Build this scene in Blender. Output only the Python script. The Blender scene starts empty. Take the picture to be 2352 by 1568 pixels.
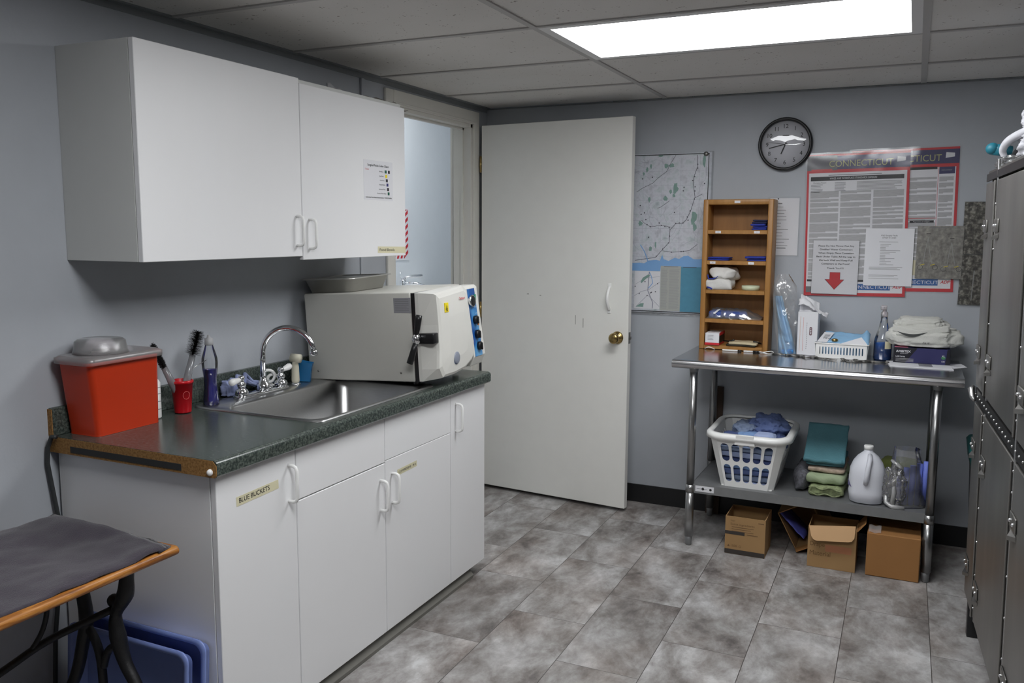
import bpy, bmesh, math, random
from mathutils import Vector, Matrix, Euler, noise

SC = bpy.context.scene
COL = SC.collection
R = math.radians
# ------------------------------------------------------------------ camera, world, exposure
cam = bpy.data.cameras.new('camera')
cam.sensor_fit = 'HORIZONTAL'; cam.sensor_width = 36.0
cam.lens = 36.0 * 1978.997 / 2352.0
cam.clip_start = 0.05; cam.clip_end = 50
camo = bpy.data.objects.new('camera', cam); COL.objects.link(camo)
YAW, PIT, ROL = -0.4344, -0.1286, 0.0056
F = Vector((math.sin(YAW)*math.cos(PIT), math.cos(YAW)*math.cos(PIT), math.sin(PIT)))
RT = Vector((math.cos(YAW), -math.sin(YAW), 0)); UP = RT.cross(F)
R2 = RT*math.cos(ROL)+UP*math.sin(ROL); U2 = -RT*math.sin(ROL)+UP*math.cos(ROL)
CM = Matrix((R2, U2, -F)).transposed().to_4x4()
camo.matrix_world = Matrix.Translation((2.2751, -4.543, 1.5043)) @ CM
SC.camera = camo
w = bpy.data.worlds.new('world'); SC.world = w; w.use_nodes = True
w.node_tree.nodes['Background'].inputs[0].default_value = (0.6, 0.65, 0.7, 1)
w.node_tree.nodes['Background'].inputs[1].default_value = 0.02
SC.view_settings.view_transform = 'Standard'; SC.view_settings.look = 'None'
SC.view_settings.exposure = 0.78; SC.view_settings.gamma = 1.0
SC.view_settings.use_curve_mapping = False
SC.cycles.max_bounces = 12; SC.cycles.diffuse_bounces = 9; SC.cycles.transparent_max_bounces = 16
SC.cycles.sample_clamp_indirect = 6.0
LAMP_STRENGTH = 8.0          # diffuser of the ceiling light in the picture
LAMP2_STRENGTH = 9.5         # second fixture, above the frame
LAMP3_STRENGTH = 7.0         # ceiling light of the next room

# ------------------------------------------------------------------ materials
MATS = {}
def srgb(r, g, b):
    f = lambda c: (c/255/12.92) if c/255 <= 0.04045 else ((c/255+0.055)/1.055)**2.4
    return (f(r), f(g), f(b), 1)
def _new(name):
    m = bpy.data.materials.new(name); m.use_nodes = True
    nt = m.node_tree; b = nt.nodes['Principled BSDF']
    return m, nt, b
def mat(name, col, rough=0.5, metal=0.0, var=0.04, scale=12.0, bump=0.0, bscale=80.0, spec=0.5, trans=0.0, emit=None, es=0, stretch=None, sheen=0, coat=0):
    if name in MATS: return MATS[name]
    m, nt, b = _new(name)
    c = col if len(col) == 4 else (*col, 1)
    tc = nt.nodes.new('ShaderNodeTexCoord'); src = tc.outputs['Object']
    if stretch:
        mp = nt.nodes.new('ShaderNodeMapping'); mp.inputs['Scale'].default_value = stretch
        nt.links.new(src, mp.inputs[0]); src = mp.outputs[0]
    if var:
        n = nt.nodes.new('ShaderNodeTexNoise'); n.inputs['Scale'].default_value = scale; n.inputs['Detail'].default_value = 4
        nt.links.new(src, n.inputs['Vector'])
        mx = nt.nodes.new('ShaderNodeMix'); mx.data_type = 'RGBA'
        mx.inputs[6].default_value = tuple(max(0, x*(1-var*2)) for x in c[:3])+(1,)
        mx.inputs[7].default_value = tuple(min(1, x*(1+var*2)) for x in c[:3])+(1,)
        nt.links.new(n.outputs[0], mx.inputs[0]); nt.links.new(mx.outputs[2], b.inputs['Base Color'])
    else: b.inputs['Base Color'].default_value = c
    b.inputs['Roughness'].default_value = rough; b.inputs['Metallic'].default_value = metal
    b.inputs['Specular IOR Level'].default_value = spec
    b.inputs['Transmission Weight'].default_value = trans
    if sheen: b.inputs['Sheen Weight'].default_value = sheen
    if coat: b.inputs['Coat Weight'].default_value = coat
    if emit: b.inputs['Emission Color'].default_value = emit; b.inputs['Emission Strength'].default_value = es
    if bump:
        n2 = nt.nodes.new('ShaderNodeTexNoise'); n2.inputs['Scale'].default_value = bscale; n2.inputs['Detail'].default_value = 5
        nt.links.new(src, n2.inputs['Vector'])
        bp = nt.nodes.new('ShaderNodeBump'); bp.inputs['Strength'].default_value = bump; bp.inputs['Distance'].default_value = 0.01
        nt.links.new(n2.outputs[0], bp.inputs['Height']); nt.links.new(bp.outputs[0], b.inputs['Normal'])
    MATS[name] = m; return m
def ramp_mat(name, stops, scale=10, rough=0.5, detail=8, dist=0.0, stretch=None, bump=0, metal=0, nrough=0.6):
    if name in MATS: return MATS[name]
    m, nt, b = _new(name)
    tc = nt.nodes.new('ShaderNodeTexCoord'); src = tc.outputs['Object']
    if stretch:
        mp = nt.nodes.new('ShaderNodeMapping'); mp.inputs['Scale'].default_value = stretch
        nt.links.new(src, mp.inputs[0]); src = mp.outputs[0]
    n = nt.nodes.new('ShaderNodeTexNoise'); n.inputs['Scale'].default_value = scale; n.inputs['Detail'].default_value = detail
    n.inputs['Distortion'].default_value = dist; n.inputs['Roughness'].default_value = nrough
    nt.links.new(src, n.inputs['Vector'])
    r = nt.nodes.new('ShaderNodeValToRGB'); el = r.color_ramp.elements
    while len(el) < len(stops): el.new(0.5)
    for e, (p, c) in zip(el, stops): e.position = p; e.color = c
    nt.links.new(n.outputs[0], r.inputs[0]); nt.links.new(r.outputs[0], b.inputs['Base Color'])
    b.inputs['Roughness'].default_value = rough; b.inputs['Metallic'].default_value = metal
    if bump:
        bp = nt.nodes.new('ShaderNodeBump'); bp.inputs['Strength'].default_value = bump; bp.inputs['Distance'].default_value = 0.005
        nt.links.new(n.outputs[0], bp.inputs['Height']); nt.links.new(bp.outputs[0], b.inputs['Normal'])
    MATS[name] = m; return m
def film(name, col=(1, 1, 1, 1), gloss=0.25, rough=0.12, haze=0.0, bump=0.6, bscale=25, dif=0.75):
    """thin clear plastic: mostly transparent, some gloss, a little milky haze"""
    if name in MATS: return MATS[name]
    m = bpy.data.materials.new(name); m.use_nodes = True; nt = m.node_tree; nt.nodes.clear()
    o = nt.nodes.new('ShaderNodeOutputMaterial'); t = nt.nodes.new('ShaderNodeBsdfTransparent'); t.inputs[0].default_value = col
    g = nt.nodes.new('ShaderNodeBsdfGlossy'); g.inputs['Roughness'].default_value = rough; g.inputs[0].default_value = (0.9, 0.9, 0.9, 1)
    d = nt.nodes.new('ShaderNodeBsdfDiffuse'); d.inputs[0].default_value = tuple(min(0.95, dif*c) for c in col[:3])+(1,)
    a = nt.nodes.new('ShaderNodeMixShader'); a.inputs[0].default_value = haze
    fr = nt.nodes.new('ShaderNodeFresnel'); fr.inputs[0].default_value = 1.45
    mt = nt.nodes.new('ShaderNodeMath'); mt.operation = 'ADD'; mt.inputs[1].default_value = gloss*0.3
    bnode = nt.nodes.new('ShaderNodeMixShader')
    n = nt.nodes.new('ShaderNodeTexNoise'); n.inputs['Scale'].default_value = bscale
    tc = nt.nodes.new('ShaderNodeTexCoord'); nt.links.new(tc.outputs['Object'], n.inputs['Vector'])
    bp = nt.nodes.new('ShaderNodeBump'); bp.inputs['Strength'].default_value = bump; bp.inputs['Distance'].default_value = 0.02
    nt.links.new(n.outputs[0], bp.inputs['Height']); nt.links.new(bp.outputs[0], g.inputs['Normal'])
    nt.links.new(t.outputs[0], a.inputs[1]); nt.links.new(d.outputs[0], a.inputs[2])
    nt.links.new(fr.outputs[0], mt.inputs[0]); nt.links.new(mt.outputs[0], bnode.inputs[0])
    nt.links.new(a.outputs[0], bnode.inputs[1]); nt.links.new(g.outputs[0], bnode.inputs[2])
    nt.links.new(bnode.outputs[0], o.inputs[0]); MATS[name] = m; return m
def lamp_mat(name, col, s):
    m = bpy.data.materials.new(name); m.use_nodes = True; nt = m.node_tree; nt.nodes.clear()
    o = nt.nodes.new('ShaderNodeOutputMaterial'); e = nt.nodes.new('ShaderNodeEmission')
    e.inputs[0].default_value = col; e.inputs[1].default_value = s; nt.links.new(e.outputs[0], o.inputs[0]); return m

def floor_mat():
    """vinyl tiles 0.3015 x 0.61 m, seams running away from the camera, half-tile stagger"""
    m, nt, b = _new('stone_vinyl_tile'); N = nt.nodes; L = nt.links
    def math_(op, a, c=None, v=None):
        n = N.new('ShaderNodeMath'); n.operation = op
        if hasattr(a, 'links'): L.new(a, n.inputs[0])
        else: n.inputs[0].default_value = a
        if c is not None:
            if hasattr(c, 'links'): L.new(c, n.inputs[1])
            else: n.inputs[1].default_value = c
        return n.outputs[0]
    geo = N.new('ShaderNodeNewGeometry'); sp = N.new('ShaderNodeSeparateXYZ'); L.new(geo.outputs['Position'], sp.inputs[0])
    X, Y = sp.outputs[0], sp.outputs[1]
    u = math_('DIVIDE', math_('SUBTRACT', math_('ADD', X, math_('MULTIPLY', Y, 0.0083)), 1.498), 0.3015)
    ui = math_('FLOOR', u); uf = math_('SUBTRACT', u, ui)
    odd = math_('ABSOLUTE', math_('MODULO', ui, 2.0))
    vv = math_('DIVIDE', math_('ADD', Y, math_('ADD', 0.955, math_('MULTIPLY', odd, -0.305+0.61))), 0.61)
    vi = math_('FLOOR', vv); vf = math_('SUBTRACT', vv, vi)
    du = math_('MULTIPLY', math_('MINIMUM', uf, math_('SUBTRACT', 1.0, uf)), 0.3015)
    dv = math_('MULTIPLY', math_('MINIMUM', vf, math_('SUBTRACT', 1.0, vf)), 0.61)
    d = math_('MINIMUM', du, math_('MULTIPLY', dv, 1.35))
    seam = math_('LESS_THAN', d, 0.0014)
    # per-tile random
    cb = N.new('ShaderNodeCombineXYZ'); L.new(ui, cb.inputs[0]); L.new(vi, cb.inputs[1])
    wn = N.new('ShaderNodeTexWhiteNoise'); wn.noise_dimensions = '3D'; L.new(cb.outputs[0], wn.inputs['Vector'])
    off = N.new('ShaderNodeVectorMath'); off.operation = 'SCALE'; L.new(wn.outputs['Color'], off.inputs[0]); off.inputs['Scale'].default_value = 9
    ad = N.new('ShaderNodeVectorMath'); ad.operation = 'ADD'; L.new(geo.outputs['Position'], ad.inputs[0]); L.new(off.outputs[0], ad.inputs[1])
    mp = N.new('ShaderNodeMapping'); mp.inputs['Scale'].default_value = (1.0, 0.62, 1); mp.inputs['Rotation'].default_value = (0, 0, 0.5); L.new(ad.outputs[0], mp.inputs[0])
    n1 = N.new('ShaderNodeTexNoise'); n1.inputs['Scale'].default_value = 4.2; n1.inputs['Detail'].default_value = 12; n1.inputs['Roughness'].default_value = 0.68; n1.inputs['Distortion'].default_value = 0.25
    L.new(mp.outputs[0], n1.inputs['Vector'])
    r = N.new('ShaderNodeValToRGB'); el = r.color_ramp.elements
    stops = [(0.37, srgb(92, 87, 85)), (0.445, srgb(128, 123, 120)), (0.50, srgb(150, 147, 145)), (0.555, srgb(170, 168, 167)), (0.63, srgb(198, 198, 198))]
    while len(el) < 5: el.new(0.5)
    for e, (p, c) in zip(el, stops): e.position = p; e.color = c
    n3 = N.new('ShaderNodeTexNoise'); n3.inputs['Scale'].default_value = 13; n3.inputs['Detail'].default_value = 8; n3.inputs['Roughness'].default_value = 0.68; n3.inputs['Distortion'].default_value = 0.35; L.new(mp.outputs[0], n3.inputs['Vector'])
    L.new(math_('ADD', math_('MULTIPLY', n1.outputs[0], 0.66), math_('MULTIPLY', n3.outputs[0], 0.34)), r.inputs[0])
    n2 = N.new('ShaderNodeTexNoise'); n2.inputs['Scale'].default_value = 3.2; n2.inputs['Detail'].default_value = 5; L.new(mp.outputs[0], n2.inputs['Vector'])
    r2 = N.new('ShaderNodeValToRGB'); r2.color_ramp.elements[0].position = 0.45; r2.color_ramp.elements[1].position = 0.62
    r2.color_ramp.elements[0].color = (1, 1, 1, 1); r2.color_ramp.elements[1].color = (0.86, 0.79, 0.75, 1); L.new(n2.outputs[0], r2.inputs[0])
    mx = N.new('ShaderNodeMix'); mx.data_type = 'RGBA'; mx.blend_type = 'MULTIPLY'; mx.inputs[0].default_value = 0.8
    L.new(r.outputs[0], mx.inputs[6]); L.new(r2.outputs[0], mx.inputs[7])
    # tile tone
    tone = math_('ADD', math_('MULTIPLY', wn.outputs['Value'], 0.22), 0.86)
    mt = N.new('ShaderNodeMix'); mt.data_type = 'RGBA'; mt.blend_type = 'MULTIPLY'; mt.inputs[0].default_value = 1
    cc = N.new('ShaderNodeCombineColor'); [L.new(tone, cc.inputs[i]) for i in range(3)]
    L.new(mx.outputs[2], mt.inputs[6]); L.new(cc.outputs[0], mt.inputs[7])
    ms = N.new('ShaderNodeMix'); ms.data_type = 'RGBA'; L.new(seam, ms.inputs[0]); L.new(mt.outputs[2], ms.inputs[6]); ms.inputs[7].default_value = srgb(74, 70, 68)
    L.new(ms.outputs[2], b.inputs['Base Color']); b.inputs['Roughness'].default_value = 0.42; b.inputs['Specular IOR Level'].default_value = 0.35
    bp = N.new('ShaderNodeBump'); bp.inputs['Strength'].default_value = 0.12; bp.inputs['Distance'].default_value = 0.004
    L.new(n1.outputs[0], bp.inputs['Height']); L.new(bp.outputs[0], b.inputs['Normal'])
    return m
def tile_mat():
    """mineral fibre ceiling tile: pale with small dark fissures"""
    m, nt, b = _new('ceiling_tile'); N = nt.nodes; L = nt.links
    tc = N.new('ShaderNodeTexCoord')
    vo = N.new('ShaderNodeTexVoronoi'); vo.inputs['Scale'].default_value = 75
    wr = N.new('ShaderNodeTexNoise'); wr.inputs['Scale'].default_value = 30; L.new(tc.outputs['Object'], wr.inputs['Vector'])
    ad = N.new('ShaderNodeMix'); ad.data_type = 'RGBA'; ad.inputs[0].default_value = 0.03; L.new(tc.outputs['Object'], ad.inputs[6]); L.new(wr.outputs['Color'], ad.inputs[7])
    L.new(ad.outputs[2], vo.inputs['Vector'])
    n = N.new('ShaderNodeTexNoise'); n.inputs['Scale'].default_value = 20; n.inputs['Detail'].default_value = 3; L.new(tc.outputs['Object'], n.inputs['Vector'])
    a = N.new('ShaderNodeMath'); a.operation = 'LESS_THAN'; L.new(vo.outputs['Distance'], a.inputs[0])
    t = N.new('ShaderNodeMapRange'); t.inputs[1].default_value = 0.45; t.inputs[2].default_value = 0.75; t.inputs[3].default_value = 0.0; t.inputs[4].default_value = 0.36
    L.new(n.outputs[0], t.inputs[0]); L.new(t.outputs[0], a.inputs[1])
    n3 = N.new('ShaderNodeTexNoise'); n3.inputs['Scale'].default_value = 2.2; L.new(tc.outputs['Object'], n3.inputs['Vector'])
    m3 = N.new('ShaderNodeMix'); m3.data_type = 'RGBA'; m3.inputs[6].default_value = srgb(212, 209, 204); m3.inputs[7].default_value = srgb(226, 224, 222); L.new(n3.outputs[0], m3.inputs[0])
    mx = N.new('ShaderNodeMix'); mx.data_type = 'RGBA'; L.new(a.outputs[0], mx.inputs[0]); L.new(m3.outputs[2], mx.inputs[6]); mx.inputs[7].default_value = srgb(156, 150, 145)
    L.new(mx.outputs[2], b.inputs['Base Color']); b.inputs['Roughness'].default_value = 0.9; b.inputs['Specular IOR Level'].default_value = 0.1
    bp = N.new('ShaderNodeBump'); bp.inputs['Strength'].default_value = 0.4; bp.inputs['Distance'].default_value = 0.003; L.new(n.outputs[0], bp.inputs['Height']); L.new(bp.outputs[0], b.inputs['Normal'])
    return m

WALL = mat('grey_wall_paint', srgb(176, 180, 186), 0.55, var=0.02, bump=0.05, bscale=60, spec=0.3)
WALLD = mat('grey_trim_paint', srgb(132, 136, 138), 0.5, var=0.03)
TILE = tile_mat(); FLOOR = floor_mat()
TEE = mat('ceiling_grid_metal', srgb(178, 176, 174), 0.5, var=0.02)
CREAM = mat('cream_trim_paint', srgb(222, 220, 213), 0.45, var=0.02, spec=0.4)
DOORP = mat('door_paint', srgb(232, 231, 226), 0.5, var=0.015, bump=0.03, bscale=30)
BLACKV = mat('black_vinyl', srgb(24, 24, 26), 0.5, var=0.05)
WHITEL = mat('white_laminate', srgb(232, 232, 233), 0.4, var=0.008, scale=3, spec=0.4)
WHITEP = mat('white_plastic', srgb(238, 238, 236), 0.3, var=0.01)
SHADOWG = mat('dark_gap', srgb(46, 46, 46), 0.8, var=0)
COUNTER = ramp_mat('green_black_laminate', [(0.3, srgb(38, 44, 42)), (0.48, srgb(60, 68, 64)), (0.56, srgb(82, 90, 84)), (0.7, srgb(98, 105, 98))], scale=130, rough=0.22, detail=4, nrough=0.7)
CHIP = ramp_mat('particle_board', [(0.35, srgb(120, 84, 40)), (0.65, srgb(168, 126, 72))], scale=160, rough=0.8)
STEEL = mat('brushed_steel', (0.50, 0.50, 0.50, 1), 0.30, 1.0, var=0.05, scale=30, stretch=(1, 12, 12))
STEELT = mat('table_steel', (0.55, 0.55, 0.56, 1), 0.22, 1.0, var=0.04, scale=8)
STEELD = mat('cage_steel', (0.27, 0.263, 0.25, 1), 0.42, 1.0, var=0.10, scale=10, stretch=(1, 1, 0.2), bump=0.03)
GALV = mat('galvanised_steel', (0.26, 0.265, 0.27, 1), 0.5, 0.6, var=0.08, scale=25)
CHROME = mat('chrome', (0.75, 0.76, 0.78, 1), 0.06, 1.0, var=0)
BRASS = mat('antique_brass', (0.42, 0.30, 0.12, 1), 0.22, 1.0, var=0.1)
BLACKP = mat('black_plastic', srgb(22, 22, 24), 0.35, var=0.03)
INK = mat('black_ink', srgb(28, 28, 32), 0.6, var=0)
GREYINK = mat('grey_print', srgb(120, 120, 124), 0.6, var=0)
PALEINK = mat('pale_grey_print', srgb(158, 158, 160), 0.6, var=0)
PAPER = mat('white_paper', srgb(222, 222, 226), 0.6, var=0.01)
REDINK = mat('red_print', srgb(196, 36, 46), 0.5, var=0.02)
NAVY = mat('navy_print', srgb(44, 44, 92), 0.5, var=0.02)
BLUEINK = mat('blue_print', srgb(40, 92, 156), 0.5, var=0.02)
CREAMP = mat('masking_tape', srgb(214, 208, 176), 0.6, var=0.03)
YELLOW = mat('yellow_sticker', srgb(240, 218, 40), 0.5, var=0)
FILM = film('clear_plastic_film', gloss=0.22, haze=0.12, bump=0.35, bscale=18)
MILKY = film('milky_clear_plastic', (0.98, 0.92, 0.93, 1), gloss=0.10, rough=0.3, haze=0.20, bump=0.1, dif=1.2)
SLEEVE = film('page_sleeve', gloss=0.12, rough=0.10, haze=0.03, bump=0.13, bscale=6)

# ------------------------------------------------------------------ mesh builder
class MB:
    def __init__(self, *mats):
        self.bm = bmesh.new(); self.mats = list(mats) or [WHITEP]; self.mi = 0; self.smooth = False
        self.X = Matrix.Identity(4)
    def use(self, m):
        if m not in self.mats: self.mats.append(m)
        self.mi = self.mats.index(m); return self
    def _fin(self, verts, faces):
        for v in verts: v.co = self.X @ v.co
        for f in faces: f.material_index = self.mi; f.smooth = self.smooth
    def box(self, a, b, bev=0.0, seg=2, rot=None):
        a, b = Vector(a), Vector(b)
        lo = Vector((min(a[i], b[i]) for i in range(3))); hi = Vector((max(a[i], b[i]) for i in range(3)))
        t = bmesh.new(); bmesh.ops.create_cube(t, size=1)
        c = (lo+hi)/2; s = hi-lo
        for v in t.verts: v.co = Vector((v.co[i]*s[i] for i in range(3)))
        if bev: bmesh.ops.bevel(t, geom=list(t.edges), offset=min(bev, min(s)*0.49), segments=seg, profile=0.5, affect='EDGES')
        for v in t.verts: v.co = (rot @ v.co if rot else v.co)+c
        return self.merge(t, smooth=bool(bev) and seg > 1)
    def merge(self, t, smooth=None):
        sm = self.smooth if smooth is None else smooth
        mp = {}; fs = []
        for v in t.verts: mp[v] = self.bm.verts.new(self.X @ v.co)
        for f in t.faces:
            try: g = self.bm.faces.new([mp[v] for v in f.verts])
            except ValueError: continue
            g.material_index = self.mi; g.smooth = sm; fs.append(g)
        t.free(); return self
    def poly(self, pts, smooth=False):
        vs = [self.bm.verts.new(self.X @ Vector(p)) for p in pts]
        f = self.bm.faces.new(vs); f.material_index = self.mi; f.smooth = smooth; return self
    def prism(self, pts, vec, bev=0.0, smooth=False):
        """closed polygon pts (3D) extruded by vec"""
        t = bmesh.new(); vec = Vector(vec)
        a = [t.verts.new(p) for p in pts]; b = [t.verts.new(Vector(p)+vec) for p in pts]
        n = len(a); t.faces.new(a); t.faces.new(b[::-1])
        for i in range(n): t.faces.new((a[(i+1) % n], a[i], b[i], b[(i+1) % n]))
        bmesh.ops.recalc_face_normals(t, faces=list(t.faces))
        if bev: bmesh.ops.bevel(t, geom=list(t.edges), offset=bev, segments=2, profile=0.5, affect='EDGES')
        return self.merge(t, smooth=smooth)
    def rings(self, rings, cap=True, closed=True, smooth=True):
        """loft a list of rings (lists of points)"""
        t = bmesh.new(); vr = [[t.verts.new(p) for p in r] for r in rings]; n = len(vr[0])
        for a, b in zip(vr, vr[1:]):
            for i in range(n if closed else n-1):
                j = (i+1) % n
                try: t.faces.new((a[i], a[j], b[j], b[i]))
                except ValueError: pass
        if cap and closed:
            t.faces.new(vr[0][::-1]); t.faces.new(vr[-1])
        bmesh.ops.recalc_face_normals(t, faces=list(t.faces))
        return self.merge(t, smooth=smooth)
    def lathe(self, c, prof, axis='z', n=32, cap=True):
        c = Vector(c); rs = []
        for r, h in prof:
            ring = []
            for k in range(n):
                a = 2*math.pi*k/n; p = (r*math.cos(a), r*math.sin(a), h)
                if axis == 'x': p = (p[2], p[0], p[1])
                elif axis == 'y': p = (p[0], p[2], p[1])
                ring.append(c+Vector(p))
            rs.append(ring)
        return self.rings(rs, cap=cap)
    def tube(self, pts, r, n=10, cap=True, closed=False):
        pts = [Vector(p) for p in pts]; rr = r if isinstance(r, (list, tuple)) else [r]*len(pts)
        rs = []; prev = None; N = len(pts)
        for i, p in enumerate(pts):
            if closed: d = pts[(i+1) % N]-pts[i-1]
            else: d = (pts[min(i+1, N-1)]-pts[max(i-1, 0)])
            d.normalize()
            if prev is None:
                u = d.orthogonal().normalized()
            else:
                u = (prev-d*prev.dot(d)); u = u.normalized() if u.length > 1e-6 else d.orthogonal().normalized()
            prev = u; v = d.cross(u)
            rs.append([p+(u*math.cos(2*math.pi*k/n)+v*math.sin(2*math.pi*k/n))*rr[i] for k in range(n)])
        if closed: rs.append(rs[0]); return self.rings(rs, cap=False)
        return self.rings(rs, cap=cap)
    def cyl(self, a, b, r, n=20): return self.tube([a, b], r, n)
    def ball(self, c, r, seg=16, sc=(1, 1, 1)):
        t = bmesh.new(); bmesh.ops.create_uvsphere(t, u_segments=seg, v_segments=max(6, seg//2), radius=1)
        c = Vector(c)
        for v in t.verts: v.co = c+Vector((v.co.x*r*sc[0], v.co.y*r*sc[1], v.co.z*r*sc[2]))
        return self.merge(t, smooth=True)
    def blob(self, c, s, seed=0, amp=0.2, freq=2.5, e=0.6, sub=4, flat=True):
        """crumpled cloth-like lump: superellipsoid with ridged noise"""
        t = bmesh.new(); bmesh.ops.create_icosphere(t, subdivisions=sub, radius=1); c = Vector(c)
        o = Vector((seed*7.3, seed*3.1, seed*1.7))
        for v in t.verts:
            d = v.co.normalized()
            p = Vector([math.copysign(abs(x)**e, x) for x in d])
            k = noise.noise(d*freq+o)*0.8+(0.5-abs(noise.noise(d*freq*1.9+o)))*0.7+noise.noise(d*freq*4+o)*0.25
            p = p*(1+amp*k)
            q = Vector((p.x*s[0], p.y*s[1], p.z*s[2]))
            if flat and q.z < -s[2]*0.8: q.z = -s[2]*0.8
            v.co = c+q
        return self.merge(t, smooth=True)
    def slab(self, lo, hi, seed=0, amp=0.003, bev=0.008):
        """soft folded-cloth slab"""
        lo, hi = Vector(lo), Vector(hi); t = bmesh.new(); bmesh.ops.create_cube(t, size=1); s = hi-lo; c = (lo+hi)/2
        for v in t.verts: v.co = Vector((v.co[i]*s[i] for i in range(3)))
        bmesh.ops.subdivide_edges(t, edges=list(t.edges), cuts=7, use_grid_fill=True)
        h = min(s)*0.5; rad = min(bev, h)
        for v in t.verts:
            q = v.co.copy()
            for _ in (0,):
                inn = Vector((max(-s[i]/2+rad, min(s[i]/2-rad, q[i])) for i in range(3))); d = q-inn
                if d.length > 1e-7: q = inn+d.normalized()*rad if d.length > rad*0.99 else q
            nz = noise.noise_vector((q+c)*22+Vector((seed, seed*2, 0)))
            q += Vector((nz.x, nz.y, nz.z*0.6))*amp*2
            v.co = c+q
        return self.merge(t, smooth=True)
    def grid(self, fn, nu, nv, smooth=True, solid=0.0):
        t = bmesh.new(); vs = [[t.verts.new(fn(i/nu, j/nv)) for j in range(nv+1)] for i in range(nu+1)]
        for i in range(nu):
            for j in range(nv): t.faces.new((vs[i][j], vs[i+1][j], vs[i+1][j+1], vs[i][j+1]))
        bmesh.ops.recalc_face_normals(t, faces=list(t.faces))
        if solid: bmesh.ops.solidify(t, geom=list(t.faces), thickness=solid)
        return self.merge(t, smooth=smooth)
    def holed(self, outer, holes, fn, thick):
        """2-D outline with holes, mapped by fn(u,v,w) with w in {0,thick}"""
        t = bmesh.new(); loops = []
        for lp in [outer]+holes:
            vs = [t.verts.new((p[0], p[1], 0)) for p in lp]; es = [t.edges.new((vs[i], vs[(i+1) % len(vs)])) for i in range(len(vs))]
            loops.append(lp)
        bmesh.ops.triangle_fill(t, use_beauty=True, edges=list(t.edges), use_dissolve=False)
        tris = [[tuple(v.co[:2]) for v in f.verts] for f in t.faces]; t.free()
        for tr in tris:
            for ww in (0, thick): self.poly([fn(p[0], p[1], ww) for p in (tr if ww == 0 else tr[::-1])])
        for lp in loops:
            for i in range(len(lp)):
                p, q = lp[i], lp[(i+1) % len(lp)]
                self.poly([fn(p[0], p[1], 0), fn(q[0], q[1], 0), fn(q[0], q[1], thick), fn(p[0], p[1], thick)])
        return self
    # ---- flat printing on a plane: origin o, right r, up u (unit vectors), normal n = r x u
    def plane(self, o, r, u): self.po, self.pr, self.pu = Vector(o), Vector(r).normalized(), Vector(u).normalized(); self.pn = self.pr.cross(self.pu); return self
    def P(self, x, y, z=0): return self.po+self.pr*x+self.pu*y+self.pn*z
    def rect(self, x0, y0, x1, y1, z=0.0): return self.poly([self.P(x0, y0, z), self.P(x1, y0, z), self.P(x1, y1, z), self.P(x0, y1, z)])
    def shape(self, pts, z=0.0): return self.poly([self.P(p[0], p[1], z) for p in pts])
    def line(self, pts, w_, z=0.0):
        for a, b in zip(pts, pts[1:]):
            a, b = Vector(a), Vector(b); d = b-a
            if d.length < 1e-6: continue
            nrm = Vector((-d.y, d.x)).normalized()*w_/2
            self.shape([a-nrm, b-nrm, b+nrm, a+nrm], z)
        return self
    def sheet(self, w_, h_, th=0.0008):
        """a real sheet of thickness th behind the printed plane"""
        c = [self.P(0, 0, -th), self.P(w_, 0, -th), self.P(w_, h_, -th), self.P(0, h_, -th)]
        return self.prism(c, self.pn*th)
    def text(self, s, x, y, h, z=0.0006, width=None, align='l', shear=0.0, bold=0.0):
        me = text_mesh(s, bold); xs = [v.co.x for v in me.vertices]
        if not xs: return self
        x0, x1 = min(xs), max(xs); k = h/0.7; kx = k if width is None else width/(x1-x0)
        ww = (x1-x0)*kx; ox = x-(0 if align == 'l' else ww/2 if align == 'c' else ww)
        vs = [self.bm.verts.new(self.X @ self.P(ox+(v.co.x-x0)*kx+v.co.y*k*shear, y+v.co.y*k, z)) for v in me.vertices]
        for p in me.polygons:
            try: f = self.bm.faces.new([vs[i] for i in p.vertices]); f.material_index = self.mi
            except ValueError: pass
        return self
    def lines(self, x, y, w_, n, step, t, seed=0, z=0.0005, ragged=0.25):
        rnd = random.Random(seed)
        for i in range(n):
            ll = w_*(1-ragged*rnd.random()*(rnd.random() < 0.5))
            yy = y-i*step; self.rect(x, yy-t, x+ll, yy, z)
        return self
_tm = {}
def text_mesh(s, bold=0.0):
    key = (s, bold)
    if key in _tm: return _tm[key]
    c = bpy.data.curves.new('t', 'FONT'); c.body = s; c.size = 1.0; c.resolution_u = 3; c.offset = bold
    o = bpy.data.objects.new('t', c); me = bpy.data.meshes.new_from_object(o)
    bpy.data.objects.remove(o); bpy.data.curves.remove(c); _tm[key] = me; return me

MWORLD = {}
def tag(o, label=None, cat=None, group=None, kind=None):
    if label: o['label'] = label
    if cat: o['category'] = cat
    if group: o['group'] = group
    if kind: o['kind'] = kind
    return o
def root(name, label, cat, loc, rot=(0, 0, 0), group=None):
    o = bpy.data.objects.new(name, None); COL.objects.link(o); o.location = loc; o.rotation_euler = rot
    o.empty_display_size = 0.05
    MWORLD[o] = Matrix.Translation(loc) @ Euler(rot).to_matrix().to_4x4()
    return tag(o, label, cat, group)
def _mesh(mb, name, inv=None):
    if inv is not None: mb.bm.transform(inv)
    mb.bm.normal_update()
    me = bpy.data.meshes.new(name); mb.bm.to_mesh(me); mb.bm.free()
    used = sorted({p.material_index for p in me.polygons})
    for i in used: me.materials.append(mb.mats[i])
    rem = {u: k for k, u in enumerate(used)}
    for p in me.polygons: p.material_index = rem[p.material_index]
    return me
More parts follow.
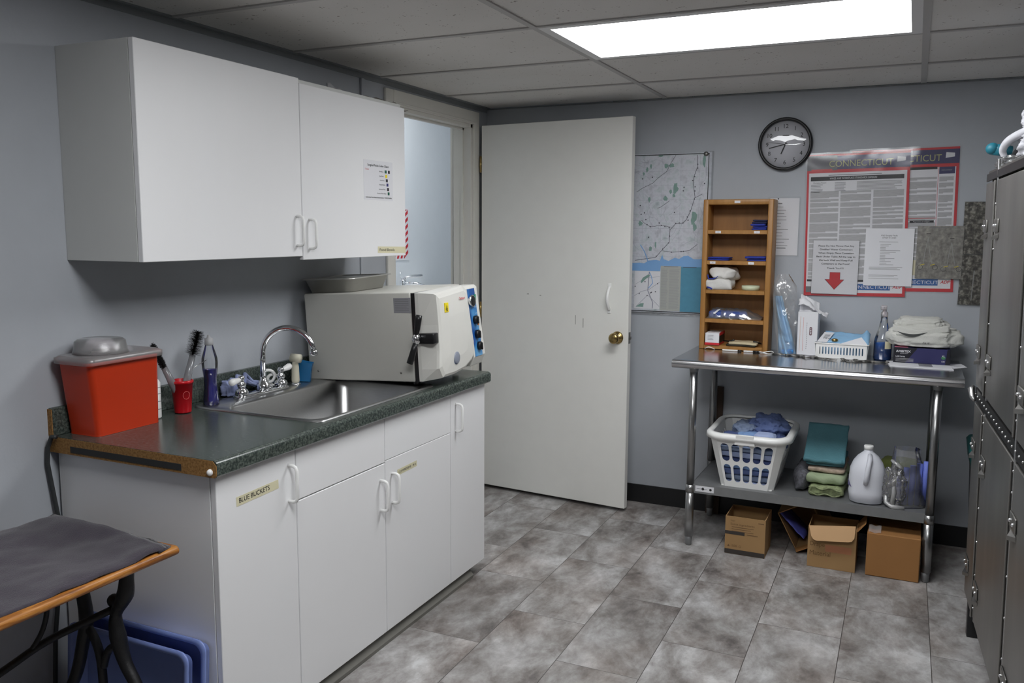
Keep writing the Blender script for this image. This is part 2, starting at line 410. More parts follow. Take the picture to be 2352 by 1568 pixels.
def part(name, mb, parent, label=None, local=False, kind=None):
    """mesh given in world coordinates (or in the root's own frame with local=True)"""
    W = MWORLD[parent]; me = _mesh(mb, name, None if local else W.inverted())
    o = bpy.data.objects.new(name, me); COL.objects.link(o); o.parent = parent; MWORLD[o] = W
    if label: o['label'] = label
    if kind: o['kind'] = kind
    return o
def solo(name, label, cat, mb, group=None, kind=None, origin=None, rot=(0, 0, 0)):
    vs = [v.co for v in mb.bm.verts]
    if origin is None:
        lo = Vector((min(v[i] for v in vs) for i in range(3))); hi = Vector((max(v[i] for v in vs) for i in range(3)))
        origin = Vector(((lo.x+hi.x)/2, (lo.y+hi.y)/2, lo.z))
    W = Matrix.Translation(origin); me = _mesh(mb, name, W.inverted())
    o = bpy.data.objects.new(name, me); COL.objects.link(o); o.location = origin; MWORLD[o] = W
    return tag(o, label, cat, group, kind)
def struct(name, mb): return solo(name, None, None, mb, kind='structure', origin=(0, 0, 0))
def rrect(x0, y0, x1, y1, r, n=6):
    pts = []
    for cx, cy, a in ((x1-r, y1-r, 0), (x0+r, y1-r, 90), (x0+r, y0+r, 180), (x1-r, y0+r, 270)):
        for k in range(n+1): t = R(a+90*k/n); pts.append((cx+r*math.cos(t), cy+r*math.sin(t)))
    return pts
PX, PY, PZ = Vector((1, 0, 0)), Vector((0, 1, 0)), Vector((0, 0, 1))

# ------------------------------------------------------------------ room shell
H = 2.191; XR = 3.45; YB = -6.4
OY0, OY1, OZ = -1.005, -0.18, 2.085        # doorway in the left wall
mb = MB(FLOOR); mb.box((-1.4, YB-0.1, -0.08), (XR+0.1, 2.6, 0)); struct('floor', mb)
mb = MB(WALL)
mb.box((-0.112, YB, 0), (0, OY0, H)); mb.box((-0.112, OY0, OZ), (0, OY1, H)); mb.box((-0.112, OY1, 0), (0, 2.5, H))
struct('wall_left', mb)
mb = MB(WALL); mb.box((0, 0, 0), (XR, 0.1, H)); struct('wall_back', mb)
mb = MB(WALL); mb.box((XR, YB, 0), (XR+0.1, 0.1, H)); struct('wall_right', mb)
mb = MB(WALL); mb.box((-0.112, YB-0.1, 0), (XR+0.1, YB, H)); struct('wall_front', mb)
mb = MB(mat('next_room_paint', srgb(218, 223, 227), 0.5, var=0.01))
HN = 2.75
mb.box((-1.35, -2.6, 0), (-1.25, 2.6, HN)); mb.box((-1.25, -2.6, 0), (-0.112, -2.5, HN)); mb.box((-1.25, 2.5, 0), (-0.112, 2.6, HN)); mb.box((-0.2, -2.5, H), (-0.1125, 2.5, HN))
mb.box((-0.125, OY1+0.08, 0), (-0.1125, 2.5, H)); mb.box((-0.125, -2.5, 0), (-0.1125, OY0-0.08, H))
struct('wall_next_room', mb)
# ceiling: tiles as one slab, grid of tees below it
LX0, LX1, LY0, LY1 = 1.048, 2.268, -1.73, -1.12
mb = MB(TILE)
def ceil_rect(x0, y0, x1, y1): mb.box((x0, y0, H+0.004), (x1, y1, H+0.03))
ceil_rect(-0.112, YB, LX0, 0); ceil_rect(LX1, YB, XR, 0); ceil_rect(LX0, LY1, LX1, 0)
ceil_rect(LX0, -2.95, LX1, LY0); ceil_rect(LX0, YB, LX1, -3.56)
for a, b, c, d in ((-1.35, -2.6, -0.112, -0.4), (-1.35, 0.8, -0.112, 2.6), (-1.35, -0.4, -1.0, 0.8), (-0.4, -0.4, -0.112, 0.8)): mb.box((a, b, HN), (c, d, HN+0.03))
struct('ceiling', mb)
mb = MB(TEE)
for x in (1.048, 2.268): mb.box((x-0.012, YB, H-0.001), (x+0.012, -0.02, H+0.0045))
y = -0.51
ys = []
while y > YB: ys.append(y); y -= 0.61
for y in ys:
    for x0, x1 in ((0.02, 1.036), (1.06, 2.256), (2.28, XR-0.02)): mb.box((x0, y-0.012, H-0.001), (x1, y+0.012, H+0.0045))
struct('trim_1', mb)
mb = MB(WALLD)   # wall angle round the edge of the ceiling
mb.box((0, YB, H-0.022), (0.003, -0.003, H)); mb.box((0, YB, H-0.002), (0.024, 0, H+0.004))
mb.box((0, -0.003, H-0.006), (XR, 0, H)); mb.box((XR-0.022, YB, H-0.002), (XR, 0, H+0.004))
struct('trim_2', mb)
mb = MB(BLACKV); mb.box((0.0, -0.008, 0.0), (XR, 0, 0.10)); mb.box((XR-0.008, YB, 0), (XR, 0, 0.10)); struct('baseboard_back', mb)
mb = MB(BLACKV); mb.box((0, YB, 0), (0.008, -2.9, 0.10)); struct('baseboard_left', mb)
# door casing and jambs
mb = MB(CREAM)
mb.box((0, OY0-0.067, 0), (0.016, OY0, OZ+0.07), 0.004); mb.box((0, OY1, 0), (0.016, OY1+0.055, OZ+0.07), 0.001, 1)
mb.box((0, OY0, OZ), (0.016, OY1, OZ+0.07), 0.001, 1); mb.box((0.0, OY0-0.01, OZ+0.008), (0.021, OY1+0.01, OZ+0.016), 0.002)
mb.box((-0.112, OY0, 0), (0, OY0+0.018, OZ)); mb.box((-0.112, OY1-0.018, 0), (0, OY1, OZ)); mb.box((-0.112, OY0, OZ-0.018), (0, OY1, OZ))
mb.box((-0.06, OY0+0.018, 0), (-0.045, OY0+0.03, OZ-0.018)); mb.box((-0.06, OY1-0.03, 0), (-0.045, OY1-0.018, OZ-0.018)); mb.box((-0.06, OY0+0.018, OZ-0.03), (-0.045, OY1-0.018, OZ-0.018))
for s in (OY0-0.067, OY1): mb.box((-0.140, s-0.0, 0), (-0.126, s+0.067, OZ+0.07))
mb.box((-0.140, OY0, OZ), (-0.126, OY1, OZ+0.07))
struct('trim_3', mb)
# wall corner strip above and below the wall cabinet, painted like the wall
mb = MB(WALL); mb.box((0, -1.262, 2.03), (0.012, -1.238, H-0.022), 0.003); mb.box((0, -1.282, 0.99), (0.008, -1.262, 1.40), 0.003); struct('trim_4', mb)

# open door
hx, hy, dx, dy = 0.035, -0.135, 0.940, -0.221
ang = math.atan2(dy-hy, dx-hx); LD = math.hypot(dx-hx, dy-hy)
door = root('door_1', None, None, (hx, hy, 0.02), (0, 0, ang)); door['kind'] = 'structure'
mb = MB(DOORP); mb.box((0, 0.0, 0), (LD, 0.038, 2.062), 0.002, 1)
for sx, sz, ll in ((0.30, 1.13, .012), (0.38, 1.125, .01), (0.60, 0.98, .004), (0.645, 0.965, .005)): mb.use(MATS.get('scuff') or mat('scuff', srgb(172, 170, 164), .7, var=0)).box((sx, -0.0004, sz), (sx+ll, 0, sz+(0.006 if ll > .006 else 0.05)))
part('door_slab', mb, door, local=True)
mb = MB(BRASS); kx, kz = 0.85, 0.925
mb.lathe((kx, 0, kz), [(0.001, 0.0), (0.033, -0.001), (0.033, -0.006), (0.026, -0.010), (0.013, -0.014), (0.012, -0.03), (0.022, -0.036), (0.028, -0.046), (0.028, -0.056), (0.020, -0.064), (0.001, -0.065)], axis='y')
part('door_knob', mb, door, 'antique brass door knob', local=True)
mb = MB(STEELD); mb.box((LD, 0.008, kz-0.03), (LD+0.0015, 0.03, kz+0.03)); mb.box((LD, 0.012, kz-0.008), (LD+0.010, 0.024, kz+0.008), 0.002)
part('latch', mb, door, local=True)
mb = MB(WHITEP); hz = 1.13; px = 0.80
for s in (-1, 1): mb.box((px-0.010, -0.004, hz+s*0.068-0.012), (px+0.010, 0, hz+s*0.068+0.012), 0.002)
mb.tube([(px, -0.003-0.028*math.sin(math.pi*k/12), hz-0.062+0.124*k/12) for k in range(13)], 0.008, 8)
part('pull_handle', mb, door, 'white painted arched pull handle', local=True)
mb = MB(BRASS)
for z in (0.2, 1.03, 1.85): mb.cyl((-0.006, 0.0, z-0.045), (-0.006, 0.0, z+0.045), 0.006, 10)
part('hinge', mb, door, local=True)

# ------------------------------------------------------------------ ceiling lights
def fixture(x0, x1, y0, y1, label, strength, col, name='ceiling_light', H=H):
    t = root(name, label, 'ceiling light', ((x0+x1)/2, (y0+y1)/2, H+0.002))
    m = MB(mat('fixture_white', srgb(225, 225, 225), 0.4, var=0))
    f = 0.034
    m.box((x0, y0, H-0.002), (x1, y0+f, H+0.02)); m.box((x0, y1-f, H-0.002), (x1, y1, H+0.02))
    m.box((x0, y0+f, H-0.002), (x0+f, y1-f, H+0.02)); m.box((x1-f, y0+f, H-0.002), (x1, y1-f, H+0.02)); m.box((x0, y0, H+0.02), (x1, y1, H+0.07))
    part('frame', m, t)
    m = MB(lamp_mat(name+'_glow', col, strength)); m.box((x0+f, y0+f, H+0.001), (x1-f, y1-f, H+0.006)); part('diffuser', m, t, 'glowing white diffuser panel')
fixture(LX0+0.012, LX1-0.012, LY0+0.0, LY1-0.012, 'bright rectangular white light panel set in the tiled ceiling', LAMP_STRENGTH, (0.97, 0.985, 1.0, 1))
fixture(LX0+0.012, LX1-0.012, -3.55, -2.96, 'second rectangular light panel in the ceiling nearer the viewer', LAMP2_STRENGTH, (0.97, 0.985, 1.0, 1))
fixture(-1.0, -0.4, -0.4, 0.8, 'rectangular light panel in the ceiling of the room through the doorway', LAMP3_STRENGTH, (0.97, 0.985, 1, 1), H=HN)

# ------------------------------------------------------------------ cabinets
def d_pull(m, x, y, z0, z1, out=0.032, r=0.0055):
    c = 0.014
    m.tube([(x, y, z0), (x+out-c, y, z0), (x+out-c*0.3, y, z0+c*0.3), (x+out, y, z0+c), (x+out, y, z1-c), (x+out-c*0.3, y, z1-c*0.3), (x+out-c, y, z1), (x, y, z1)], r, 10)
ZC = 0.897
CAB0 = -2.852
def base_unit(label, y0, y1, doors, drawers, side=False):
    t = root('base_cabinet', label, 'cabinet', (0.3, (y0+y1)/2, 0))
    m = MB(WHITEL); m.box((0.012, y0+0.001, 0.05), (0.598, y0+0.018, ZC-0.047)); m.box((0.012, y1-0.018, 0.05), (0.598, y1-0.001, ZC-0.047))
    m.box((0.012, y0+0.018, 0.05), (0.598, y1-0.018, 0.068)); m.box((0.012, y0+0.018, 0.05), (0.02, y1-0.018, ZC-0.047))
    part('carcass', m, t)
    m = MB(mat('toe_kick_grey', srgb(120, 118, 112), 0.6)); m.box((0.53, y0+0.004, 0), (0.545, y1-0.004, 0.05)); m.box((0.02, y0+0.004, 0), (0.53, y0+0.02, 0.05)); m.box((0.02, y1-0.02, 0), (0.53, y1-0.004, 0.05)); part('toe_kick', m, t)
    for (a, b, z0, z1, hy, hz0, hz1) in doors:
        m = MB(WHITEL); m.box((0.600, a+0.002, z0), (0.619, b-0.002, z1), 0.0015, 1); d = part('door', m, t)
        m = MB(WHITEP); d_pull(m, 0.619, hy, hz0, hz1); part('handle', m, d)
    for (a, b, z0, z1) in drawers:
        m = MB(WHITEL); m.box((0.600, a+0.002, z0), (0.619, b-0.002, z1), 0.0015, 1); part('drawer_front', m, t)
    return t
Y1, Y2, Y3, Y4 = -2.520, -2.036, -1.558, -1.252
ZT = ZC-0.049
bc = base_unit('narrow tall-door white base cabinet at the near end of the row beside the bench', CAB0, Y1, [(CAB0, Y1, 0.055, ZT, Y1-0.035, 0.695, 0.805)], [])
base_unit('wide white base cabinet under the sink with two doors and two false drawer fronts', Y1, Y3,
          [(Y1, Y2, 0.055, 0.683, Y2-0.032, 0.520, 0.628), (Y2, Y3, 0.055, 0.690, Y2+0.042, 0.528, 0.636)], [(Y1, Y2, 0.687, ZT), (Y2, Y3, 0.692, ZT)])
base_unit('narrow white base cabinet with one tall door under the sterilizer, beside the open door', Y3, Y4, [(Y3, Y4, 0.055, ZT, Y3+0.042, 0.690, 0.802)], [])
mb = MB(mat('grey_cove_base', srgb(118, 116, 110), 0.5)); mb.prism([(0.548, -2.85, 0), (0.612, -2.85, 0), (0.614, -2.85, 0.014), (0.596, -2.85, 0.040), (0.548, -2.85, 0.042)], (0, 1.5, 0))
solo('loose_base_strip', 'long grey base strip lying on the floor under the white base cabinet doors', 'trim strip', mb)

# countertop with real cut-out
SX0, SX1, SY0, SY1 = 0.066, 0.606, -2.385, -1.650
ct = root('countertop', 'speckled dark green laminate countertop with raw particle board near end', 'countertop', (0.32, -2.07, ZC-0.046))
XF = 0.645
def front_prof(y, x0):
    p = [(x0, y, ZC-0.03), (x0, y, ZC)]
    for k in range(7): a = R(90-15*k); p.append((XF-0.014+0.014*math.cos(a), y, ZC-0.014+0.014*math.sin(a)))
    p += [(XF, y, ZC-0.040), (XF-0.006, y, ZC-0.046), (XF-0.03, y, ZC-0.046), (XF-0.03, y, ZC-0.03)]
    return p
CY0, CY1 = -2.868, -1.245
mb = MB(COUNTER)
mb.prism(front_prof(CY0, 0.0), (0, SY0+0.02-CY0, 0)); mb.prism(front_prof(SY0+0.02, SX1-0.02), (0, SY1-SY0-0.04, 0)); mb.prism(front_prof(SY1-0.02, 0.0), (0, CY1-SY1+0.02, 0))
mb.box((0, SY0+0.02, ZC-0.03), (SX0+0.02, SY1-0.02, ZC))
part('worktop', mb, ct)
mb = MB(COUNTER); mb.box((0.0, CY0, ZC), (0.020, CY1-0.42, ZC+0.083), 0.003); part('backsplash', mb, ct)
mb = MB(CHIP); mb.prism([(0.0, CY0-0.001, ZC-0.047), (0, CY0-0.001, ZC-0.001), (XF-0.014, CY0-0.001, ZC-0.001), (XF-0.001, CY0-0.001, ZC-0.014), (XF-0.001, CY0-0.001, ZC-0.04), (XF-0.008, CY0-0.001, ZC-0.047)], (0, -0.0015, 0))
mb.box((0, CY0-0.003, ZC), (0.018, CY0-0.0005, ZC+0.08))
mb.use(SHADOWG).box((0.09, CY0-0.0035, ZC-0.040), (0.52, CY0-0.0024, ZC-0.022))
mb.use(WHITEP).ball((XF-0.022, CY0-0.004, ZC-0.032), 0.009)
part('raw_end', mb, ct, 'unfinished brown particle board end with a dark slot')

# sink
sk = root('sink', 'square stainless steel drop-in sink in the dark countertop', 'sink', ((SX0+SX1)/2, (SY0+SY1)/2, ZC-0.17))
bx0, bx1, by0, by1 = SX0+0.115, SX1-0.030, SY0+0.035, SY1-0.035
def rr3(x0, y0, x1, y1, r, z): return [(p[0], p[1], z) for p in rrect(x0, y0, x1, y1, r)]
mb = MB(STEEL)
mb.rings([rr3(SX0, SY0, SX1, SY1, 0.03, ZC+0.0005), rr3(SX0+0.003, SY0+0.003, SX1-0.003, SY1-0.003, 0.03, ZC+0.006), rr3(SX0+0.014, SY0+0.014, SX1-0.014, SY1-0.014, 0.025, ZC+0.004),
          rr3(bx0-0.008, by0-0.008, bx1+0.008, by1+0.008, 0.06, ZC+0.002), rr3(bx0, by0, bx1, by1, 0.055, ZC-0.006), rr3(bx0+0.004, by0+0.004, bx1-0.004, by1-0.004, 0.055, ZC-0.135),
          rr3(bx0+0.02, by0+0.02, bx1-0.02, by1-0.02, 0.05, ZC-0.158), rr3(bx0+0.15, by0+0.28, bx1-0.15, by1-0.28, 0.04, ZC-0.163)], cap=False)
mb.poly([(x, y, ZC-0.163) for x, y in rrect(bx0+0.15, by0+0.28, bx1-0.15, by1-0.28, 0.04)])
part('basin', mb, sk)
mb = MB(CHROME); mb.lathe(((bx0+bx1)/2, (by0+by1)/2, ZC-0.162), [(0.045, 0), (0.045, 0.003), (0.036, 0.003), (0.030, -0.004), (0.001, -0.004)]); part('drain', mb, sk)

# faucet
FXX = 0.115; FY = -2.075
fc = root('faucet', 'chrome gooseneck faucet with white lever handles behind the sink', 'faucet', (FXX, FY, ZC+0.004))
zb = ZC+0.004
mb = MB(CHROME); mb.rings([[(p[0], p[1], z) for p in rrect(FXX-0.026+i, FY-0.145+i, FXX+0.026-i, FY+0.125-i, 0.022)] for z, i in ((zb, 0), (zb+0.008, 0), (zb+0.012, 0.006))]); part('deck_plate', mb, fc)
mb = MB(CHROME); mb.lathe((FXX, FY, zb+0.010), [(0.027, 0), (0.029, 0.010), (0.027, 0.022), (0.016, 0.034), (0.012, 0.040), (0.0105, 0.05)])
ex, ey = 0.195, 0.055      # spout reach
pts = [(FXX, FY, zb+0.05), (FXX, FY, zb+0.145)]
for k in range(1, 17):
    a = math.pi*(1-k/16*0.93); rr_ = math.hypot(ex, ey)/2
    s = (1+math.cos(a))/2
    pts.append((FXX+ex*s, FY+ey*s, zb+0.145+rr_*math.sin(a)*0.98))
mb.tube(pts, 0.0105, 14); e = pts[-1]
mb.lathe((e[0], e[1], e[2]-0.022), [(0.011, 0), (0.015, 0.004), (0.016, 0.014), (0.011, 0.024)]); part('spout', mb, fc)
for sgn, yy in ((-1, FY-0.115), (1, FY+0.098)):
    mb = MB(CHROME); mb.lathe((FXX, yy, zb+0.010), [(0.024, 0), (0.025, 0.010), (0.021, 0.02), (0.011, 0.026), (0.016, 0.034), (0.016, 0.042), (0.010, 0.048), (0.010, 0.056), (0.013, 0.062), (0.010, 0.070), (0.001, 0.072)])
    h = part('valve', mb, fc)
    mb = MB(WHITEP); d = Vector((0.02, sgn*1.0, 0.20 if sgn > 0 else -0.10)).normalized(); o = Vector((FXX, yy, zb+0.068))
    mb.tube([o+d*t for t in (0.008, 0.012, 0.03, 0.046, 0.056, 0.060)], [0.006, 0.008, 0.011, 0.013, 0.010, 0.003], 12); part('lever', mb, h, 'white porcelain lever')
sp = root('side_sprayer', 'off-white side sprayer standing upright right of the faucet', 'sprayer', (FXX-0.005, FY+0.19, zb))
mb = MB(CHROME); mb.lathe((FXX-0.005, FY+0.19, zb), [(0.020, 0), (0.020, 0.004), (0.013, 0.010)]); part('collar', mb, sp)
mb = MB(mat('off_white_plastic', srgb(214, 210, 190), 0.35)); mb.lathe((FXX-0.005, FY+0.19, zb+0.008), [(0.014, 0), (0.016, 0.01), (0.015, 0.03), (0.014, 0.06), (0.011, 0.085), (0.010, 0.09)])
mb.tube([(FXX-0.02, FY+0.185, zb+0.105), (FXX+0.018, FY+0.195, zb+0.102)], 0.017, 18); part('body', mb, sp)

# upper cabinet
uc = root('wall_cabinet', 'white two-door wall cabinet hung above the counter', 'cabinet', (0.15, -2.08, 1.407))
u0, u1, u2 = -2.774, -2.072, -1.387; UZ0, UZ1 = 1.409, 2.021
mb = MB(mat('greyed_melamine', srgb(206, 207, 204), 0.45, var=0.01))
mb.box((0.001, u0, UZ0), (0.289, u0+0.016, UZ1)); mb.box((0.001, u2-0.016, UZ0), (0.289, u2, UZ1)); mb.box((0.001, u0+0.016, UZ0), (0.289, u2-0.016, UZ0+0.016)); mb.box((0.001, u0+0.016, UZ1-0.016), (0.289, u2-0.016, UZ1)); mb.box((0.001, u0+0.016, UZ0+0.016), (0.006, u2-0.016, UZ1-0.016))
part('carcass', mb, uc)
for (a, b, z0, z1, hy, h0, h1) in ((u0, u1, UZ0-0.001, UZ1, u1-0.030, 1.446, 1.548), (u1+0.003, u2, UZ0-0.014, UZ1-0.016, u1+0.040, 1.435, 1.537)):
    mb = MB(WHITEL); mb.box((0.291, a, z0), (0.310, b-0.001, z1), 0.0015, 1); d = part('door', mb, uc)
    mb = MB(WHITEP); d_pull(mb, 0.310, hy, h0, h1, 0.030, 0.005); part('handle', mb, d)
# torn wallboard paper lying on the cabinet top
mb = MB(PAPER, mat('gypsum_paper', srgb(120, 116, 108), 0.9))
mb.use(MATS['gypsum_paper']).grid(lambda a, b: Vector((0.012+0.20*b, -1.62+0.42*a, UZ1+0.004+0.045*math.sin(math.pi*a)*(0.4+0.6*(1-b))+0.012*noise.noise(Vector((a*6, b*5, 1))))), 16, 8, solid=0.002)
mb.use(PAPER).grid(lambda a, b: Vector((0.004+0.012*noise.noise(Vector((a*9, b*4, 2))), -1.50+0.30*a, UZ1+0.02+0.07*b*(1-a*0.6)+0.01*noise.noise(Vector((a*8, b*3, 5))))), 14, 6, solid=0.0015)
solo('torn_wallboard_paper', 'torn flap of wallboard paper on top of the wall cabinet', 'torn paper', mb)

# papers and tape on the cabinets
mb = MB(PAPER); mb.plane((0.3108, -1.690, 1.620), PY, PZ)
mb.X = Matrix.Identity(4); mb.sheet(0.205, 0.155)
mb.use(INK).text('Surgical Packs Color Chart', 0.10, 0.132, 0.0085, width=0.15, align='c', bold=.01)
sq = [('Ear Packs -', 0.112, ('g', 'k')), ('Spay Packs -', 0.094, ('y',)), ('Cold Packs -', 0.077, ('k',)), ('General Packs -', 0.060, ('n',)), ('Laceration Packs -', 0.042, ('k',)), ('Cruciate /Ortho Packs -', 0.025, ('g',))]
cm = {'g': mat('green_square', srgb(30, 92, 74), .5, var=0), 'k': mat('dark_square', srgb(52, 48, 56), .5, var=0), 'y': YELLOW, 'n': mat('navy_square', srgb(50, 50, 110), .5, var=0)}
for i, (s, yy, cs) in enumerate(sq):
    xr = 0.138+0.004*i
    mb.use(INK).text(s, xr, yy, 0.005, align='r')
    for j, c in enumerate(cs): mb.use(cm[c]).rect(xr+0.008+j*0.024, yy-0.003, xr+0.022+j*0.024, yy+0.009, 0.0006)
mb.use(REDINK).text('Code #', 0.008, 0.116, 0.006)
mb.use(INK).text('Individual Sterilized Instruments = 05/22/26/06', 0.01, 0.008, 0.005, width=0.185, bold=.01)
solo('colour_chart_paper', 'small printed colour chart sheet taped to the right door of the wall cabinet', 'paper sheet', mb)
def tape(name_label, o, w_, h_, s, th, tilt=0.0, tw=None, bold=0.0):
    m = MB(CREAMP); m.plane(o, (0, math.cos(tilt), math.sin(tilt)), (0, -math.sin(tilt), math.cos(tilt))); m.sheet(w_, h_, 0.0004)
    m.use(INK).text(s, w_*0.06, h_*0.3, th, width=tw, bold=bold); solo('masking_tape_label', name_label, 'tape label', m)
tape('pale tape strip with handwritten Food Bowls at the bottom edge of the wall cabinet door', (0.3106, -1.600, 1.4095), 0.210, 0.026, 'Food Bowls', 0.011, -0.02, 0.11)
tape('pale tape strip with handwritten BLUE BUCKETS on the nearest tall base cabinet door', (0.6196, -2.775, 0.742), 0.175, 0.027, 'BLUE BUCKETS', 0.014, 0.03, 0.125)
tape('short worn tape strip with faded handwriting on the right door under the sink', (0.6196, -1.957, 0.617), 0.135, 0.022, 'COMPRESSIVE   M A', 0.009, 0.02, 0.12)

# ------------------------------------------------------------------ autoclave
AL, AW, AH = 0.498, 0.438, 0.347
AUTO_LOC = (0.57, -1.729, 0.921); AUTO_ROT = (0.017, -0.047, 0.042)
ac = root('steam_sterilizer', 'large off-white tabletop steam sterilizer on the counter, tilted slightly back', 'sterilizer', AUTO_LOC, AUTO_ROT)
SHELL = mat('off_white_enamel', srgb(196, 195, 188), 0.45, var=0.015, spec=0.35)
SHELL2 = mat('white_moulded_plastic', srgb(218, 217, 211), 0.4, var=0.01, spec=0.4)
mb = MB(SHELL); mb.box((-AL, 0, 0), (-0.012, AW, AH), 0.006)
for x in (-AL+0.045, -0.07): mb.use(STEELD).lathe((x, -0.001, 0.035), [(0.004, 0.002), (0.004, -0.001), (0.001, -0.002)], axis='y', n=12)
part('housing', mb, ac, local=True)
mb = MB(BLACKP); mb.box((-0.013, 0.006, 0.0), (0.006, AW-0.02, AH-0.004)); part('door_gap_shade', mb, ac, 'black gap around the door', local=True)  # black filler stands in for the shade in the gap behind the door
# moulded door cover: outline on the front plane, lofted back with slanting near side
outl = [(0.018, 0.338), (0.256, 0.352), (0.285, 0.335), (0.300, 0.24), (0.322, 0.16), (0.338, 0.115), (0.336, 0.068), (0.31, 0.04), (0.24, 0.016), (0.14, 0.008), (0.04, 0.010), (0.014, 0.05), (0.024, 0.12), (0.026, 0.22)]
back = [(0.004, 0.343), (0.256, 0.347), (0.29, 0.347), (0.335, 0.26), (0.345, 0.16), (0.350, 0.115), (0.345, 0.05), (0.33, 0.02), (0.24, 0.004), (0.12, 0.002), (0.006, 0.002), (0.004, 0.05), (0.004, 0.12), (0.004, 0.22)]
def ringat(ol, x, sc=1.0):
    cy = sum(p[0] for p in ol)/len(ol); cz = sum(p[1] for p in ol)/len(ol)
    return [(x, cy+(p[0]-cy)*sc, cz+(p[1]-cz)*sc) for p in ol]
mb = MB(SHELL2)
mb.rings([ringat(back, 0.006), ringat(back, 0.020), ringat(outl, 0.078), ringat(outl, 0.088, 0.975), ringat(outl, 0.094, 0.9), ringat(outl, 0.099, 0.5)], smooth=False)
part('door_cover', mb, ac, local=True)
mb = MB(SHELL2); prof = [(0.0, 0.345), (0.055, 0.345), (0.066, 0.335), (0.092, 0.050), (0.072, 0.010), (0.0, 0.010)]
mb.prism([(x, 0.325, z) for x, z in prof], (0, AW-0.325, 0), bev=0.004); cons = part('control_console', mb, ac, local=True)
# blue control panel on the sloped face
p0 = Vector((0.092, 0, 0.050)); p1 = Vector((0.066, 0, 0.335)); up = (p1-p0).normalized(); LP = (p1-p0).length
PANEL = ramp_mat('blue_panel_print', [(0.42, srgb(26, 80, 150)), (0.5, srgb(60, 130, 190)), (0.6, srgb(110, 170, 214))], scale=9, rough=0.4, detail=1)
mb = MB(PANEL); mb.plane(p0+Vector((0.0, 0.337, 0))+Vector((up.z, 0, -up.x))*0.0015, PY, up); mb.sheet(0.070, LP-0.004, 0.001)
mb.use(mat('panel_print', srgb(190, 210, 225), .5, var=0))
for k in range(9): mb.rect(0.050, 0.02+k*0.026, 0.066, 0.022+k*0.026, 0.0005)
part('control_panel', mb, ac, 'blue control panel', local=True)
nrm = Vector((up.z, 0, -up.x))
def onp(a, b): return p0+Vector((0, 0.337+a, 0))+up*b+nrm*0.002
mb = MB(CHROME); rt = nrm
def disc(m, c, r, h, n=20):
    q = nrm.to_track_quat('Z', 'Y').to_matrix()
    rs = []
    for rr_, hh in ((r, 0), (r, h*0.8), (r*0.9, h)): rs.append([c+q @ Vector((rr_*math.cos(2*math.pi*k/n), rr_*math.sin(2*math.pi*k/n), hh)) for k in range(n)])
    m.rings(rs)
disc(mb, onp(0.022, LP-0.055), 0.026, 0.012); mb.use(BLACKP); disc(mb, onp(0.022, LP-0.055)+nrm*0.011, 0.021, 0.002); part('pressure_gauge', mb, ac, 'round black gauge with chrome bezel', local=True)
for i, (a, b) in enumerate(((0.035, LP-0.135), (0.035, LP-0.195), (0.040, LP-0.245))):
    mb = MB(BLACKP); disc(mb, onp(a, b), 0.018, 0.014, 10); mb.box(Vector(onp(a, b))+Vector((0.008, -0.004, -0.016)), Vector(onp(a, b))+Vector((0.020, 0.004, 0.014)), 0.002); part('knob', mb, ac, local=True)
mb = MB(mat('green_lens', srgb(20, 130, 96), .3, var=0)); mb.box(onp(0.052, LP-0.055), onp(0.066, LP-0.03)+nrm*0.006, 0.001); part('power_switch', mb, ac, 'green rocker switch', local=True)
for b_ in (0.155, 0.188): mb = MB(mat('orange_lens', srgb(230, 130, 40), .3, var=0)); disc(mb, onp(0.060, LP-b_), 0.005, 0.004); part('indicator_lamp', mb, ac, 'orange lamp', local=True)
# locking arm and grips
mb = MB(BLACKP); mb.box((0.018, -0.012, 0.150), (0.086, 0.030, 0.190), 0.004); part('locking_arm', mb, ac, local=True)
mb = MB(CHROME); mb.ball((0.022, -0.030, 0.172), 0.021, 20, (0.8, 1, 1)); hb = part('handle_hub', mb, ac, local=True)
mb = MB(BLACKP); mb.tube([(0.022, -0.032, 0.188), (0.028, -0.030, 0.21), (0.034, -0.028, 0.245), (0.038, -0.026, 0.262)], [0.009, 0.0115, 0.013, 0.012], 14); part('grip', mb, ac, local=True)
mb = MB(BLACKP); mb.tube([(0.020, -0.034, 0.158), (0.012, -0.038, 0.13), (0.002, -0.044, 0.095), (-0.004, -0.047, 0.080)], [0.009, 0.0115, 0.013, 0.012], 14); part('grip', mb, ac, local=True)
mb = MB(mat('grey_spec_plate', srgb(150, 150, 154), .4, var=0)); mb.plane((-0.085, -0.0012, 0.268), PX, PZ); mb.sheet(0.075, 0.058, 0.001); mb.use(GREYINK)
for k in range(7): mb.lines(0.006, 0.052-k*0.007, 0.06, 1, 0.01, 0.0018, k, 0.0004, 0.6)
part('specification_plate', mb, ac, 'grey data plate', local=True)
def fr(m, y, z): return m.plane((0.0995, y, z), PY, PZ)
mb = MB(YELLOW); fr(mb, 0.070, 0.262); mb.sheet(0.030, 0.036, 0.006); mb.use(INK).shape([(0.006, 0.010), (0.024, 0.010), (0.015, 0.029)], 0.0006); mb.use(YELLOW).shape([(0.011, 0.013), (0.019, 0.013), (0.015, 0.023)], 0.0009); mb.use(INK).rect(0.008, 0.004, 0.022, 0.007, 0.0006)
part('warning_sticker', mb, ac, 'yellow triangle warning sticker', local=True)
mb = MB(REDINK); fr(mb, 0.196, 0.300); mb.text('Tuttnauer', 0, 0, 0.010, z=0.0008, width=0.052, bold=.02); part('maker_lettering', mb, ac, 'small red lettering', local=True)
